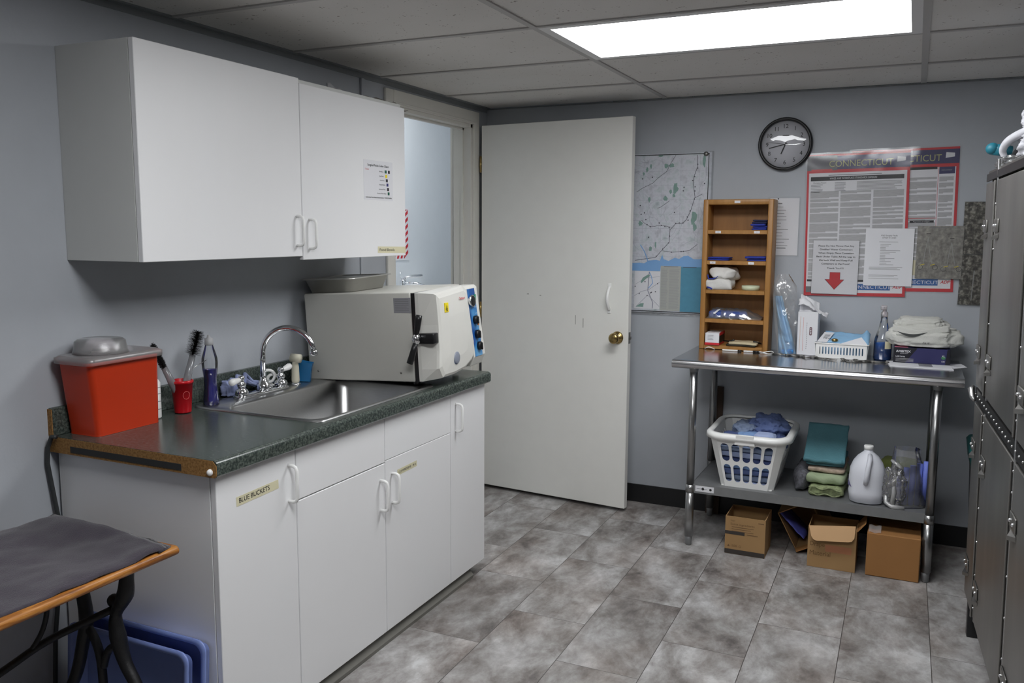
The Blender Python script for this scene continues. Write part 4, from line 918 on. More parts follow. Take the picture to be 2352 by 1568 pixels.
# bag with light blue sterile wraps leaning on the wall
LBL = mat('light_blue_wrap', srgb(140, 186, 222), 0.5, var=0.06, scale=20, bump=0.2, bscale=60)
bg = root('bag_of_blue_wraps', 'tall clear plastic bag with light blue wraps leaning beside the organizer', 'plastic bag', (1.72, -0.09, Z0))
mb = MB(LBL)
def wrapf(a, b):
    h = b; xl = 1.651+0.050*(1-h); xr = xl+0.035+0.032*(1-h)
    return Vector((xl+(xr-xl)*a, -0.165+0.105*h+0.014*math.sin(a*9+h*3)-0.01*math.sin(math.pi*a), Z0+0.003+0.275*h+0.004*noise.noise(Vector((a*5, h*7, 0)))))
mb.grid(wrapf, 14, 24, solid=0.012); part('blue_wrap', mb, bg, 'light blue wrap')
mb = MB(mat('deep_blue_wrap', srgb(60, 140, 210), 0.5, var=0.06)); mb.slab((1.706, -0.178, Z0+0.002), (1.768, -0.12, Z0+0.024), 31, 0.004, 0.008); part('blue_wrap', mb, bg, 'deeper blue wrap at the bottom of the bag')
def bagf(y0):
    def f(a, b):
        wv = 0.010*noise.noise(Vector((a*4, b*9, y0*50)))
        xl = 1.646+0.045*(1-b)**1.5; xr = 1.750+0.024*(1-b)
        if b > .85: xl += (b-.85)*0.15; xr -= (b-.85)*0.25
        return Vector((xl+(xr-xl)*a, y0-0.03*(1-b)+0.03*b*0.4-0.02*math.sin(math.pi*a)*(1 if y0 < -.1 else -0.4)+wv, Z0+0.003+0.385*b))
    return f
mb = MB(FILM); mb.grid(bagf(-0.135), 18, 30); mb.grid(bagf(-0.055), 12, 20); part('bag_film', mb, bg)
# white dispenser box with tissue
tbx = root('tissue_carton', 'upright white wipes carton with crumpled tissue sticking out of its top', 'carton', (1.81, -0.09, Z0))
q = Matrix.Rotation(0.0, 4, 'Z')
mb = MB(PAPER); mb.box((1.778, -0.150, Z0), (1.872, -0.05, Z0+0.212), 0.002, 1); part('carton_body', mb, tbx)
mb = MB(GREYINK); mb.plane((1.778, -0.1504, Z0), PX, PZ)
mb.use(mat('tan_print', srgb(190, 150, 110), .6, var=0)).rect(0.012, 0.02, 0.0132, 0.19); mb.use(mat('pale_red_print', srgb(206, 140, 130), .6, var=0)).rect(0.026, 0.02, 0.0275, 0.185)
mb.use(GREYINK); 
for k in range(14): mb.rect(0.0425, 0.03+k*0.0095, 0.0445, 0.036+k*0.0095, 0.0004)
mb.use(mat('dark_red_badge', srgb(96, 60, 66), .5, var=0)).shape([(p[0], p[1]) for p in rrect(0.056, 0.098, 0.068, 0.138, 0.004, 3)], 0.0005); mb.use(PAPER)
for k in range(4): mb.rect(0.059, 0.104+k*0.008, 0.065, 0.108+k*0.008, 0.0008)
part('carton_print', mb, tbx)
mb = MB(PAPER)
mb.grid(lambda a, b: Vector((1.776+0.135*a+0.010*noise.noise(Vector((a*5, b*5, 3))), -0.145+0.085*b, Z0+0.205+0.075*math.exp(-((a-0.15)/0.4)**2)*(0.6+0.4*math.sin(b*5))-0.02*(a > .8)*(a-.8)*5*(1-b)+0.012*noise.noise(Vector((a*9, b*9, 1))))), 24, 16, solid=0.001)
mb.grid(lambda a, b: Vector((1.780+0.09*a, -0.12+0.05*b+0.012*math.sin(a*8), Z0+0.208+0.085*(1-a*0.5)*b+0.006*noise.noise(Vector((a*9, b*9, 7))))), 16, 12, solid=0.001)
part('tissue', mb, tbx, 'crumpled white tissue')
# slotted basket
bk = root('slotted_basket', 'small white slotted plastic basket filled with light blue packs', 'basket', (1.97, -0.12, Z0))
BX0, BX1, BY0, BY1, BH = 1.872, 2.100, -0.200, -0.060, 0.070
mb = MB(WHITEP)
def slotrow(n, w_, h_, x0, x1, z0, z1, sw):
    hs = []
    for k in range(n):
        c = x0+(x1-x0)*(k+0.5)/n; hs.append([(c+(sw/2)*math.cos(R(a)), (z1-sw/2 if a <= 180 else z0+sw/2)+(sw/2)*math.sin(R(a))) for a in (0, 60, 120, 180, 181, 240, 300, 359)])
    return hs
W_ = BX1-BX0
flare = 0.006
for (o, dr, ww, out, n) in ((Vector((BX0, BY0, 0)), PX, W_, -PY, 15), (Vector((BX1, BY1, 0)), -PX, W_, PY, 15), (Vector((BX0, BY1, 0)), -PY, BY1-BY0, -PX, 8), (Vector((BX1, BY0, 0)), PY, BY1-BY0, PX, 8)):
    def fn(u, v_, w2, o=o, dr=dr, ww=ww, out=out):
        return o+dr*u+out*(flare*v_/BH-w2)+PZ*(Z0+v_)
    hs = slotrow(n, 0, 0, 0.012, ww-0.012, 0.018, 0.054, 0.0058 if n > 8 else 0.006)
    mb.holed([(0, 0), (ww, 0), (ww, BH), (0, BH)], hs, fn, 0.0015)
mb.box((BX0, BY0, Z0), (BX1, BY1, Z0+0.002))
mb.tube([(p[0], p[1], Z0+BH) for p in rrect(BX0-0.007, BY0-0.007, BX1+0.007, BY1+0.007, 0.008, 3)], 0.0032, 8, closed=True)
part('basket_body', mb, bk)
mb = MB(LBL); mb.grid(lambda a, b: Vector((BX0+0.030+0.205*a, BY0+0.004+0.13*b, Z0+BH+0.006+0.040*b*(1-0.25*a)+0.022*math.exp(-((a-0.92)/0.06)**2)*b+0.003*noise.noise(Vector((a*7, b*6, 2))))), 30, 16, solid=0.006)
solo('blue_wrapped_pack', 'light blue wrapped pack lying sloped on top of the slotted basket', 'wrapped pack', mb)
mb = MB(LBL); mb.slab((BX0+0.02, BY0+0.03, Z0+0.004), (BX1-0.015, BY1-0.02, Z0+BH+0.004), 40, 0.004, 0.015); solo('blue_wrapped_pack', 'light blue pack inside the slotted basket, seen through the slots', 'wrapped pack', mb)
mb = MB(PAPER, INK); mb.plane((BX0+0.004, BY0+0.0, Z0+BH+0.006), Vector((1, 0, 0.0)), Vector((0.25, 0.9, 0.38))); mb.sheet(0.045, 0.10, 0.002); mb.use(INK).text('TRAY', 0.014, 0.030, 0.012, z=0.0006); mb.lines(0.012, 0.075, 0.026, 4, 0.009, 0.003, 2)
solo('paper_packet', 'white printed packet at the left end on the slotted basket', 'packet', mb)
mb = MB(PAPER); mb.poly([(1.985, BY0-0.006, Z0+BH+0.004), (2.103, BY0-0.008, Z0+BH+0.002), (2.072, BY0+0.03, Z0+BH+0.034)]); mb.poly([(1.985, BY0-0.004, Z0+BH+0.003), (2.103, BY0-0.006, Z0+BH+0.001), (2.072, BY0+0.032, Z0+BH+0.033)]); solo('loose_paper_corner', 'white triangular paper corner at the right front of the slotted basket', 'paper', mb)
mb = MB(BRASS); mb.ball((1.955, BY0+0.012, Z0+BH+0.016), 0.012, 12, (1.3, 1, .7)); solo('small_gold_object', 'small gold-toned object resting on the blue pack', 'small metal object', mb)
# forceps
def forceps(x, y, a, L_, label, op=0.10, mt=STEELD):
    m = MB(mt); rr_ = 0.0085
    for s in (-1, 1):
        d = Vector((math.cos(a+s*op), math.sin(a+s*op), 0)); n = Vector((-d.y, d.x, 0)); o = Vector((x, y, Z0+0.004+0.0015*s))
        m.tube([o-d*L_*0.38, o, o+d*L_*0.30], [0.0013, 0.0026, 0.0020], 6); c = o+d*(L_*0.30+rr_)
        m.tube([c+d*rr_*math.cos(2*math.pi*k/14)+n*rr_*math.sin(2*math.pi*k/14) for k in range(14)], 0.0018, 6, closed=True)
    m.ball((x, y, Z0+0.005), 0.0032, 8)
    solo('forceps', label, 'forceps', m, group='steel forceps lying on the steel table')
spots = [(1.700, -0.205, 2.9, 'closest to the white cable loop'), (1.745, -0.212, 0.4, 'just right of the one by the cable loop'), (1.775, -0.215, 3.3, 'below the deep blue end of the bag'), (1.800, -0.235, 1.1, 'below the left edge of the white carton'),
         (1.826, -0.262, 2.0, 'pointing at the viewer below the white carton'), (1.852, -0.245, 0.7, 'below the right edge of the white carton'), (1.905, -0.255, -0.35+3.14, 'long dark one in front of the slotted basket, left part'), (1.950, -0.275, -0.5+3.14, 'in front of the middle of the slotted basket'),
         (2.010, -0.262, 1.9, 'left edge of the tangled pile by the basket corner'), (2.030, -0.278, 2.6, 'low in the tangled pile by the basket corner'), (2.045, -0.262, 1.2, 'high in the tangled pile by the basket corner'), (2.066, -0.285, 0.6, 'right in the tangled pile by the basket corner'),
         (2.090, -0.262, 0.15, 'long one reaching right toward the spray bottle'), (2.135, -0.250, 3.0, 'by the left foot of the spray bottle'), (2.160, -0.262, 0.3, 'just in front of the spray bottle')]
for i, (x, y, a, s) in enumerate(spots): forceps(x, y, a, 0.105 if i in (6, 12) else 0.078, 'steel ring-handled forceps '+s)
# spray bottle
sx_, sy_ = 2.165, -0.135
sv = root('spray_bottle', 'clear spray bottle with bright blue liquid at the basket corner', 'bottle', (sx_, sy_, Z0))
pf = [(0.036, 0), (0.040, 0.004), (0.040, 0.085), (0.036, 0.105), (0.022, 0.150), (0.015, 0.185), (0.014, 0.205)]
mb = MB(film('clear_bottle', (0.93, 0.94, 0.95, 1))); mb.lathe((sx_, sy_, Z0), pf); part('bottle_body', mb, sv)
mb = MB(mat('bright_blue_liquid', srgb(14, 88, 168), 0.1, var=0.15, scale=30)); mb.lathe((sx_, sy_, Z0+0.0015), [(0.001, 0), (0.035, 0), (0.0385, 0.004), (0.0385, 0.080), (0.001, 0.081)]); part('liquid', mb, sv, 'bright blue liquid')
mb = MB(CREAMP); mb.grid(lambda a, b: Vector((sx_+0.0405*math.cos(R(-75+50*a)), sy_+0.0405*math.sin(R(-75+50*a)), Z0+0.055+0.035*b)), 8, 1); part('bottle_label', mb, sv, 'pale label')
mb = MB(MILKY); mb.lathe((sx_, sy_, Z0+0.203), [(0.016, 0), (0.016, 0.02), (0.009, 0.026), (0.009, 0.036)]); mb.box((sx_-0.018, sy_-0.026, Z0+0.236), (sx_+0.010, sy_+0.014, Z0+0.256), 0.004); mb.box((sx_-0.004, sy_-0.050, Z0+0.242), (sx_+0.004, sy_-0.026, Z0+0.250), 0.002); mb.tube([(sx_, sy_-0.02, Z0+0.238), (sx_-0.004, sy_-0.032, Z0+0.222), (sx_-0.004, sy_-0.034, Z0+0.208)], 0.003, 6); part('trigger_head', mb, sv, 'clear plastic trigger head')
# glove box, papers, bundle
mb = MB(PAPER, INK); mb.plane((2.172, -0.330, Z0), PX, PY)
mb.prism([(2.205, -0.345, Z0), (2.462, -0.352, Z0), (2.440, -0.095, Z0), (2.185, -0.19, Z0)], (0, 0, 0.003)); mb.use(GREYINK).plane((2.325, -0.318, Z0+0.0031), (1, -0.03, 0), (-0.05, 1, 0)); 
for k in range(4): mb.rect(0, 0.012+k*0.022, 0.056, 0.027+k*0.022, 0.0004)
solo('paper_stack', 'white sheets with a dark printed block under the navy glove box', 'papers', mb)
mb = MB(PAPER, INK); mb.prism([(2.462, -0.300, Z0), (2.520, -0.235, Z0), (2.500, -0.130, Z0), (2.440, -0.160, Z0)], (0, 0, 0.0012)); mb.use(INK).plane((2.468, -0.235, Z0+0.0014), (1, 0.35, 0), (-0.35, 1, 0)).text('23pm', 0, 0, 0.010, z=0.0004); solo('paper_slip', 'small white slip with handwriting overhanging the right table end', 'paper', mb)
gb = root('glove_box', 'navy blue disposable glove box with white lettering under the white bundle', 'box', (2.33, -0.15, Z0+0.003))
GX0, GX1, GY0, GY1 = 2.215, 2.450, -0.225, -0.085; gz = Z0+0.0035
mb = MB(NAVY); mb.box((GX0, GY0, gz), (GX1, GY1, gz+0.070), 0.002, 1); part('box_body', mb, gb)
mb = MB(mat('black_blue_print', srgb(24, 24, 34), .4, var=0)); mb.plane((GX0, GY0-0.0002, gz), PX, PZ)
mb.shape([(0, 0), (0.05, 0), (0.075, 0.035), (0.10, 0.07), (0, 0.07)], 0.0002); mb.shape([(0.215, 0), (0.235, 0), (0.235, 0.07), (0.222, 0.07)], 0.0002)
mb.use(PAPER).text('AMBITEX', 0.010, 0.048, 0.010, z=0.0005, width=0.062, bold=.02); mb.text('LATEX EXAM', 0.028, 0.041, 0.004, z=0.0005); mb.text('L200 Series', 0.010, 0.026, 0.006, z=0.0005, bold=.01); mb.use(PALEINK).lines(0.010, 0.020, 0.075, 3, 0.006, 0.0022, 5)
mb.use(mat('green_badge', srgb(60, 120, 80), .5, var=0)).shape([(0.207+0.009*math.cos(k*.5236), 0.032+0.008*math.sin(k*.5236)) for k in range(12)], 0.0004); mb.use(PAPER).text('XL', 0.207, 0.036, 0.008, align='c'); mb.text('100', 0.207, 0.012, 0.007, align='c')
part('box_print', mb, gb)
mb = MB(mat('pink_flap', srgb(206, 120, 140), .5, var=0)); mb.box((GX0+0.004, GY0+0.003, gz+0.0702), (GX0+0.06, GY0+0.04, gz+0.0712)); part('box_flap', mb, gb, 'pink top flap')
mb = MB(WCL2, mat('fold_shade', srgb(70, 72, 72), .9)); 
zc_ = gz+0.072
mb.blob((2.335, -0.145, zc_+0.045), (0.150, 0.085, 0.050), 11, 0.16, 1.6, 0.62, 5); mb.blob((2.325, -0.120, zc_+0.090), (0.110, 0.070, 0.042), 17, 0.22, 1.8, 0.65, 5)
mb.grid(lambda a, b: Vector((2.205+0.235*a, -0.236+0.03*abs(a-.5), zc_+0.066+0.030*b+0.012*math.sin(a*5+2.5))), 20, 6, solid=0.008)
mb.grid(lambda a, b: Vector((2.222+0.21*a, -0.232+0.006*b, zc_+0.058-0.010*math.sin(a*math.pi)+0.012*b)), 20, 2, solid=0.006)
mb.use(MATS['fold_shade']); mb.grid(lambda a, b: Vector((2.222+0.13*a, -0.2445+0.010*a, zc_+0.075-0.012*math.sin(math.pi*a)-(0.013*math.sin(math.pi*a))*b)), 16, 2)  # dark patch paints the shade inside the bundle's opening
mb.use(INK).plane((2.325, -0.2335, zc_+0.012), PX, PZ).text('PAW', 0.008, 0.008, 0.009, z=0.006, shear=.3)
solo('white_towel_bundle', 'rumpled off-white towel bundle on top of the navy glove box', 'towel bundle', mb)

# ------------------------------------------------------------------ lower shelf
ZS = 0.3055
lb = root('laundry_basket', 'white plastic laundry basket with oval holes, full of blue scrubs', 'laundry basket', (1.62, -0.33, ZS))
cxb, cyb = 1.622, -0.352; hb_ = 0.255
def lbp(a_, b_, z):  # half sizes at height z
    t = z/hb_; return (0.122+0.054*t)*a_, (0.160+0.042*t)*b_
mb = MB(WHITEP)
c_ = 0.030
def side(u0, v0, u1, v1, out, n, w0, w1, hx_, rows=2):
    """panel between bottom corner line and top corner line"""
    def fn(u, v_, ww):
        t = v_; bx_, by_ = lbp(1, 1, 0); tx_, ty_ = lbp(1, 1, hb_)
        A = Vector((cxb+u0*bx_, cyb+v0*by_, ZS)); B = Vector((cxb+u1*bx_, cyb+v1*by_, ZS)); C_ = Vector((cxb+u0*tx_, cyb+v0*ty_, ZS+hb_)); D = Vector((cxb+u1*tx_, cyb+v1*ty_, ZS+hb_))
        ins = Vector(out)*(-ww)
        return (A*(1-u)+B*u)*(1-t)+(C_*(1-u)+D*u)*t+ins
    hs = []
    for rw, (z0, z1) in enumerate(((0.10, 0.44), (0.50, 0.84))[:rows]):
        for k in range(n):
            c = w0+(w1-w0)*(k+0.5)/n; 
            for_ = [(c+hx_*math.cos(R(a)), (z1-0.06 if a <= 180 else z0+0.06)+0.06*math.sin(R(a))) for a in (0, 30, 60, 90, 120, 150, 180, 181, 210, 240, 270, 300, 330, 359)]
            hs.append(for_)
    mb.holed([(0, 0), (1, 0), (1, 1), (0, 1)], hs, fn, 0.003)
k_ = 0.80; j_ = 0.84
side(-k_, -1, k_, -1, (0, -1, 0), 5, 0.02, 0.98, 0.070); side(k_, 1, -k_, 1, (0, 1, 0), 5, 0.02, 0.98, 0.070)
side(1, -j_, 1, j_, (1, 0, 0), 6, 0.05, 0.95, 0.050); side(-1, j_, -1, -j_, (-1, 0, 0), 6, 0.05, 0.95, 0.050)
for (ua, va, ub, vb) in ((k_, -1, 1, -j_), (1, j_, k_, 1), (-k_, 1, -1, j_), (-1, -j_, -k_, -1)):
    b0, b1 = lbp(1, 1, 0); t0_, t1_ = lbp(1, 1, hb_)
    mb.poly([(cxb+ua*b0, cyb+va*b1, ZS), (cxb+ub*b0, cyb+vb*b1, ZS), (cxb+ub*t0_, cyb+vb*t1_, ZS+hb_), (cxb+ua*t0_, cyb+va*t1_, ZS+hb_)])
mb.box((cxb-0.116, cyb-0.155, ZS), (cxb+0.116, cyb+0.155, ZS+0.003))
part('basket_body', mb, lb)
rx_, ry_ = lbp(1, 1, hb_)
def rimz(x, y): return ZS+hb_-0.004+0.030*((y-cyb)/ry_*0.5+0.5)*0.3-0.012*math.cos((x-cxb)/rx_*math.pi)*0
mb = MB(WHITEP)
base_loop = rrect(cxb-rx_-0.012, cyb-ry_-0.012, cxb+rx_+0.012, cyb+ry_+0.012, 0.085, 8)
rs = []
for (g_, dz) in ((-0.014, 0.004), (-0.010, 0.012), (0.004, 0.012), (0.016, 0.004), (0.018, -0.016), (0.015, -0.016), (0.012, 0.0), (-0.010, 0.004)):
    rs.append([(p[0], p[1], rimz(p[0], p[1])+dz) for p in rrect(cxb-rx_-0.004-g_, cyb-ry_-0.004-g_, cxb+rx_+0.004+g_, cyb+ry_+0.004+g_, 0.075+g_, 8)])
mb.rings(rs, cap=False); part('rim', mb, lb, 'thick rounded rim')
mb = MB(WHITEP); mb.prism([(cxb-0.045, cyb-ry_-0.022, ZS+hb_+0.012), (cxb+0.035, cyb-ry_-0.022, ZS+hb_+0.012), (cxb+0.042, cyb-ry_-0.018, ZS+hb_-0.038), (cxb-0.052, cyb-ry_-0.018, ZS+hb_-0.038)], (0, 0.012, 0), bev=0.003); part('grip_tab', mb, lb, 'flat grip tab on the front rim')
SCR = [mat('slate_blue_scrub', srgb(92, 108, 152), 0.9, var=0.12, bump=0.2, bscale=120), mat('pale_blue_scrub', srgb(158, 172, 208), 0.9, var=0.08, bump=0.2, bscale=120), mat('sky_blue_scrub', srgb(118, 148, 192), 0.9, var=0.08, bump=0.2, bscale=120), mat('grey_blue_scrub', srgb(120, 134, 160), 0.9, var=0.08, bump=0.2, bscale=120), mat('deep_blue_scrub', srgb(70, 84, 130), 0.9, var=0.12, bump=0.2, bscale=120)]
rnd = random.Random(12)
cl = [('rolled pale blue scrub at the right front of the laundry basket', 1), ('sky blue scrub in the front middle of the laundry basket', 2), ('slate blue scrub top heaped highest in the laundry basket', 0), ('grey blue cloth at the left back of the laundry basket', 3), ('dark blue cloth at the left front corner of the basket', 4), ('dark blue cloth at the right end inside the basket', 4)]
pos = [((1.695, -0.485, ZS+0.238), (0.048, 0.050, 0.030), 0.10, 0.6), ((1.630, -0.440, ZS+0.228), (0.065, 0.055, 0.030), 0.18, 0.7), ((1.690, -0.330, ZS+0.262), (0.085, 0.095, 0.058), 0.34, 0.9), ((1.590, -0.360, ZS+0.240), (0.060, 0.080, 0.050), 0.3, 0.8), ((1.540, -0.440, ZS+0.215), (0.055, 0.060, 0.030), 0.25, 0.8), ((1.755, -0.40, ZS+0.205), (0.030, 0.075, 0.035), 0.25, 0.8)]
for (lab, ci), (c, s, am, e_) in zip(cl, pos):
    m = MB(SCR[ci]); m.blob(c, s, rnd.random()*9, am, 2.6, e_, 5)
    if ci == 1: 
        for rr_ in (0.026, 0.018, 0.010): m.tube([(c[0]-0.004+rr_*1.3*math.cos(R(a)), c[1]-0.052-0.02*0, c[2]-0.006+rr_*math.sin(R(a))*0.8) for a in range(0, 331, 30)], 0.0035, 8)
    solo('blue_scrub', lab, 'clothing', m, group='scrubs in the laundry basket')
layers = []
z = ZS+0.004; k = 0
while z < ZS+0.195:
    t_ = 0.022+0.010*rnd.random(); hx2 = (0.118+0.058*((z-ZS)/hb_))-0.012; hy2 = (0.150+0.052*((z-ZS)/hb_))-0.012
    m = MB(SCR[(k*2+1) % 5]); m.slab((cxb-hx2, cyb-hy2, z), (cxb+hx2, cyb+hy2, z+t_-0.001), 50+k, 0.004, 0.010)
    names_ = ['lowest', 'second lowest', 'third from the bottom', 'fourth from the bottom', 'fifth from the bottom', 'sixth from the bottom', 'seventh from the bottom', 'eighth from the bottom', 'ninth from the bottom']
    solo('folded_scrub', 'flattened blue garment seen through the basket holes, %s layer' % names_[k], 'clothing', m, group='scrubs in the laundry basket'); z += t_; k += 1
# towels stack
TEAL = mat('teal_cloth', srgb(82, 128, 138), 0.9, var=0.1, bump=0.2, bscale=150); GRN = mat('sage_green_cloth', srgb(158, 172, 140), 0.9, var=0.08, bump=0.2, bscale=150)
CHK = mat('dark_checked_cloth', srgb(90, 90, 96), .9, var=0.5, scale=90); PRT = mat('green_print_cloth', srgb(136, 146, 108), .9, var=0.5, scale=60)
mb = MB(CHK); mb.slab((1.826, -0.46, ZS+0.001), (1.90, -0.16, ZS+0.10), 61, 0.008, 0.03); solo('checked_cloth', 'dark checked cloth crushed at the left of the green towel', 'cloth', mb)
mb = MB(PRT); mb.slab((1.892, -0.488, ZS+0.001), (2.048, -0.20, ZS+0.045), 62, 0.007, 0.018); mb.tube([(1.90+0.14*k/12, -0.493, ZS+0.040+0.006*math.sin(k)) for k in range(13)], 0.004, 6); mb.tube([(1.905+0.13*k/12, -0.496, ZS+0.012+0.005*math.cos(k)) for k in range(13)], 0.003, 6); solo('patterned_cloth', 'green patterned folded cloth at the bottom of the towel stack', 'folded cloth', mb)
mb = MB(GRN); mb.slab((1.878, -0.462, ZS+0.046), (2.050, -0.14, ZS+0.092), 63, 0.006, 0.020); solo('green_towel', 'sage green folded towel below the teal one', 'towel', mb)
mb = MB(mat('beige_print_cloth', srgb(168, 150, 134), .9, var=0.3, scale=50)); mb.slab((1.885, -0.425, ZS+0.094), (2.045, -0.12, ZS+0.116), 64, 0.004, 0.010); solo('beige_cloth', 'thin beige patterned cloth between the teal and green towels', 'folded cloth', mb)
mb = MB(TEAL)
mb.slab((1.868, -0.400, ZS+0.118), (2.040, -0.12, ZS+0.142), 65, 0.003, 0.012)
mb.grid(lambda a, b: Vector((1.862+0.180*a, -0.420+0.20*b, ZS+0.150+0.135*b-0.012*math.sin(math.pi*b)+0.004*noise.noise(Vector((a*5, b*6, 0))))), 20, 20, solid=0.014)
mb.tube([(1.866+0.17*k/14, -0.418+0.003*math.sin(k*1.3), ZS+0.150+0.003*math.sin(k)) for k in range(15)], 0.010, 8)
solo('teal_towel', 'teal folded towel at the top of the stack beside the laundry basket', 'towel', mb)
# water jug
jx, jy = 2.142, -0.462
jg = root('water_jug', 'translucent plastic gallon jug with moulded handle on the lower shelf', 'jug', (jx, jy, ZS))
HDPE = mat('cloudy_hdpe', srgb(226, 228, 236), 0.4, trans=0.15, var=0.01, spec=0.3)
def sq(z, r, e=0.55): return [(jx+math.copysign(abs(math.cos(a))**e, math.cos(a))*r, jy+math.copysign(abs(math.sin(a))**e, math.sin(a))*r, ZS+z) for a in [2*math.pi*k/40 for k in range(40)]]
mb = MB(HDPE)
mb.rings([sq(0.001, 0.058, .8), sq(0.006, 0.070, .75), sq(0.05, 0.076, .75), sq(0.058, 0.074, .75), sq(0.11, 0.076, .75), sq(0.15, 0.073, .8), sq(0.18, 0.062, .9), sq(0.205, 0.045, 1), sq(0.222, 0.026, 1), sq(0.228, 0.019, 1), sq(0.24, 0.018, 1)])
part('jug_body', mb, jg)
mb = MB(HDPE); mb.tube([(jx+0.008, jy-0.030, ZS+0.218), (jx+0.010, jy-0.062, ZS+0.205), (jx+0.004, jy-0.086, ZS+0.16), (jx, jy-0.084, ZS+0.115), (jx-0.002, jy-0.074, ZS+0.095)], [0.009, 0.011, 0.011, 0.011, 0.010], 12); part('handle', mb, jg)
mb = MB(WHITEP); mb.lathe((jx, jy, ZS+0.237), [(0.020, 0), (0.020, 0.016), (0.018, 0.018), (0.001, 0.018)]); part('cap', mb, jg)
mb = MB(mat('violet_print', srgb(110, 104, 150), .5, var=0)); mb.grid(lambda a, b: Vector((jx-0.0775+0.018*a, jy-0.020-0.045*a, ZS+0.072+0.03*b-0.03*a*b)), 4, 3); part('bottle_label', mb, jg)
# plastic bag with blue rolls, green cloth behind
mb = MB(mat('olive_cloth', srgb(140, 150, 84), .9, var=0.08, bump=.2)); mb.slab((2.190, -0.20, ZS+0.001), (2.370, -0.07, ZS+0.130), 70, 0.006, 0.03); solo('olive_green_cloth', 'olive green folded cloth at the back behind the jug', 'cloth', mb)
pb = root('bag_of_blue_rolls', 'clear plastic bag of blue rolls at the right end of the lower shelf', 'plastic bag', (2.31, -0.42, ZS))
for k in range(5):
    mb = MB(mat('violet_blue_roll', srgb(106, 122, 206), 0.6, var=0.06)); x = 2.272+0.026*k; mb.tube([(x, -0.46+0.01*k, ZS+0.002), (x+0.002, -0.455, ZS+0.10), (x+0.003, -0.45, ZS+0.205-0.012*(4-k))], 0.0125, 12); part('blue_roll', mb, pb)
mb = MB(FILM)
mb.grid(lambda a, b: Vector((2.300+(0.082+0.014*noise.noise(Vector((a*8, b*4, 1))))*math.cos(2*math.pi*a)*(1-0.35*b), -0.440+(0.070+0.014*noise.noise(Vector((a*8, b*4, 8))))*math.sin(2*math.pi*a)*(1-0.3*b), ZS+0.003+0.250*b)), 48, 20)
mb.blob((2.255, -0.505, ZS+0.085), (0.040, 0.024, 0.085), 22, 0.5, 3.0, 1.0, 5, flat=False); part('bag_film', mb, pb)
mb = MB(film('glossy_clear_plastic', gloss=0.3, haze=0.40)); mb.tube([(2.222, -0.50, ZS+0.06), (2.226, -0.52, ZS+0.02), (2.250, -0.535, ZS+0.008), (2.300, -0.53, ZS+0.006)], 0.010, 8); mb.tube([(2.238, -0.49, ZS+0.205), (2.262, -0.505, ZS+0.19), (2.285, -0.51, ZS+0.175)], [0.007, 0.010, 0.006], 8); mb.tube([(2.250, -0.525, ZS+0.018), (2.256, -0.53, ZS+0.07), (2.252, -0.525, ZS+0.12)], [0.012, 0.010, 0.006], 8); part('bag_fold', mb, pb, 'glossy folded edge')
# board behind the left legs
mb = MB(mat('dark_brown_board', srgb(70, 52, 40), 0.6, var=0.1)); mb.prism([(1.335, -0.030, 0.0), (1.405, -0.030, 0.0), (1.405, -0.012, 0.69), (1.335, -0.012, 0.69)], (0, 0.010, 0)); solo('brown_board', 'dark brown board standing behind the left rear table leg', 'board', mb)

# ------------------------------------------------------------------ cartons under the table
CARD = mat('cardboard', srgb(160, 126, 84), 0.85, var=0.04, scale=6); CARDO = mat('orange_cardboard', srgb(156, 110, 62), 0.8, var=0.05, scale=6); CARDL = mat('light_cardboard', srgb(196, 158, 116), 0.85, var=0.03); CDARK = mat('dark_carton_print', srgb(58, 52, 48), .8, var=0)
def open_box(t, x0, x1, y0, y1, h, m, wall=0.004, rot=None):
    mm = MB(m)
    mm.box((x0, y0, 0.001), (x1, y1, 0.004)); mm.box((x0, y0, 0.004), (x1, y0+wall, h)); mm.box((x0, y1-wall, 0.004), (x1, y1, h)); mm.box((x0, y0+wall, 0.004), (x0+wall, y1-wall, h)); mm.box((x1-wall, y0+wall, 0.004), (x1, y1-wall, h))
    part('carton_body', mm, t)
t = root('cardboard_box', 'printed cardboard box with a dark base stripe, leftmost under the table', 'cardboard box', (1.635, -0.42, 0))
open_box(t, 1.545, 1.728, -0.575, -0.39, 0.182, CARD)
mb = MB(CDARK); mb.plane((1.545, -0.5754, 0), PX, PZ); mb.rect(0, 0.002, 0.183, 0.024, 0.0004); mb.rect(0, 0.096, 0.090, 0.112, 0.0004); mb.use(mat('brown_print', srgb(112, 84, 56), .8, var=0)); mb.text('Sugar', 0.024, 0.160, 0.007); mb.text('Some ingredients', 0.024, 0.142, 0.010, width=0.110); mb.lines(0.03, 0.134, 0.10, 3, 0.010, 0.0022, 6); mb.lines(0.10, 0.104, 0.05, 1, 0.01, 0.003, 6); mb.text('1500  G', 0.030, 0.036, 0.011, width=0.045); mb.shape([(0.012, 0.036), (0.024, 0.036), (0.018, 0.047)]); mb.rect(0.150, 0.162, 0.176, 0.166)
part('carton_print', mb, t)
t = root('cardboard_box', 'open cardboard box tipped on its side with purple liner, second from left under the table', 'cardboard box', (1.842, -0.385, 0.003), (0, R(-28), 0))
mm = MB(CARD); LX, LZ, LY = 0.168, 0.186, 0.27
mm.box((0, 0, 0), (LX, LY, 0.004)); mm.box((0, 0, 0.004), (0.004, LY, LZ)); mm.box((LX-0.004, 0, 0.004), (LX, LY, LZ)); mm.box((0.004, 0, LZ-0.004), (LX-0.004, LY, LZ)); mm.box((0.004, LY-0.004, 0.004), (LX-0.004, LY, LZ-0.004))
part('carton_body', mm, t, local=True)
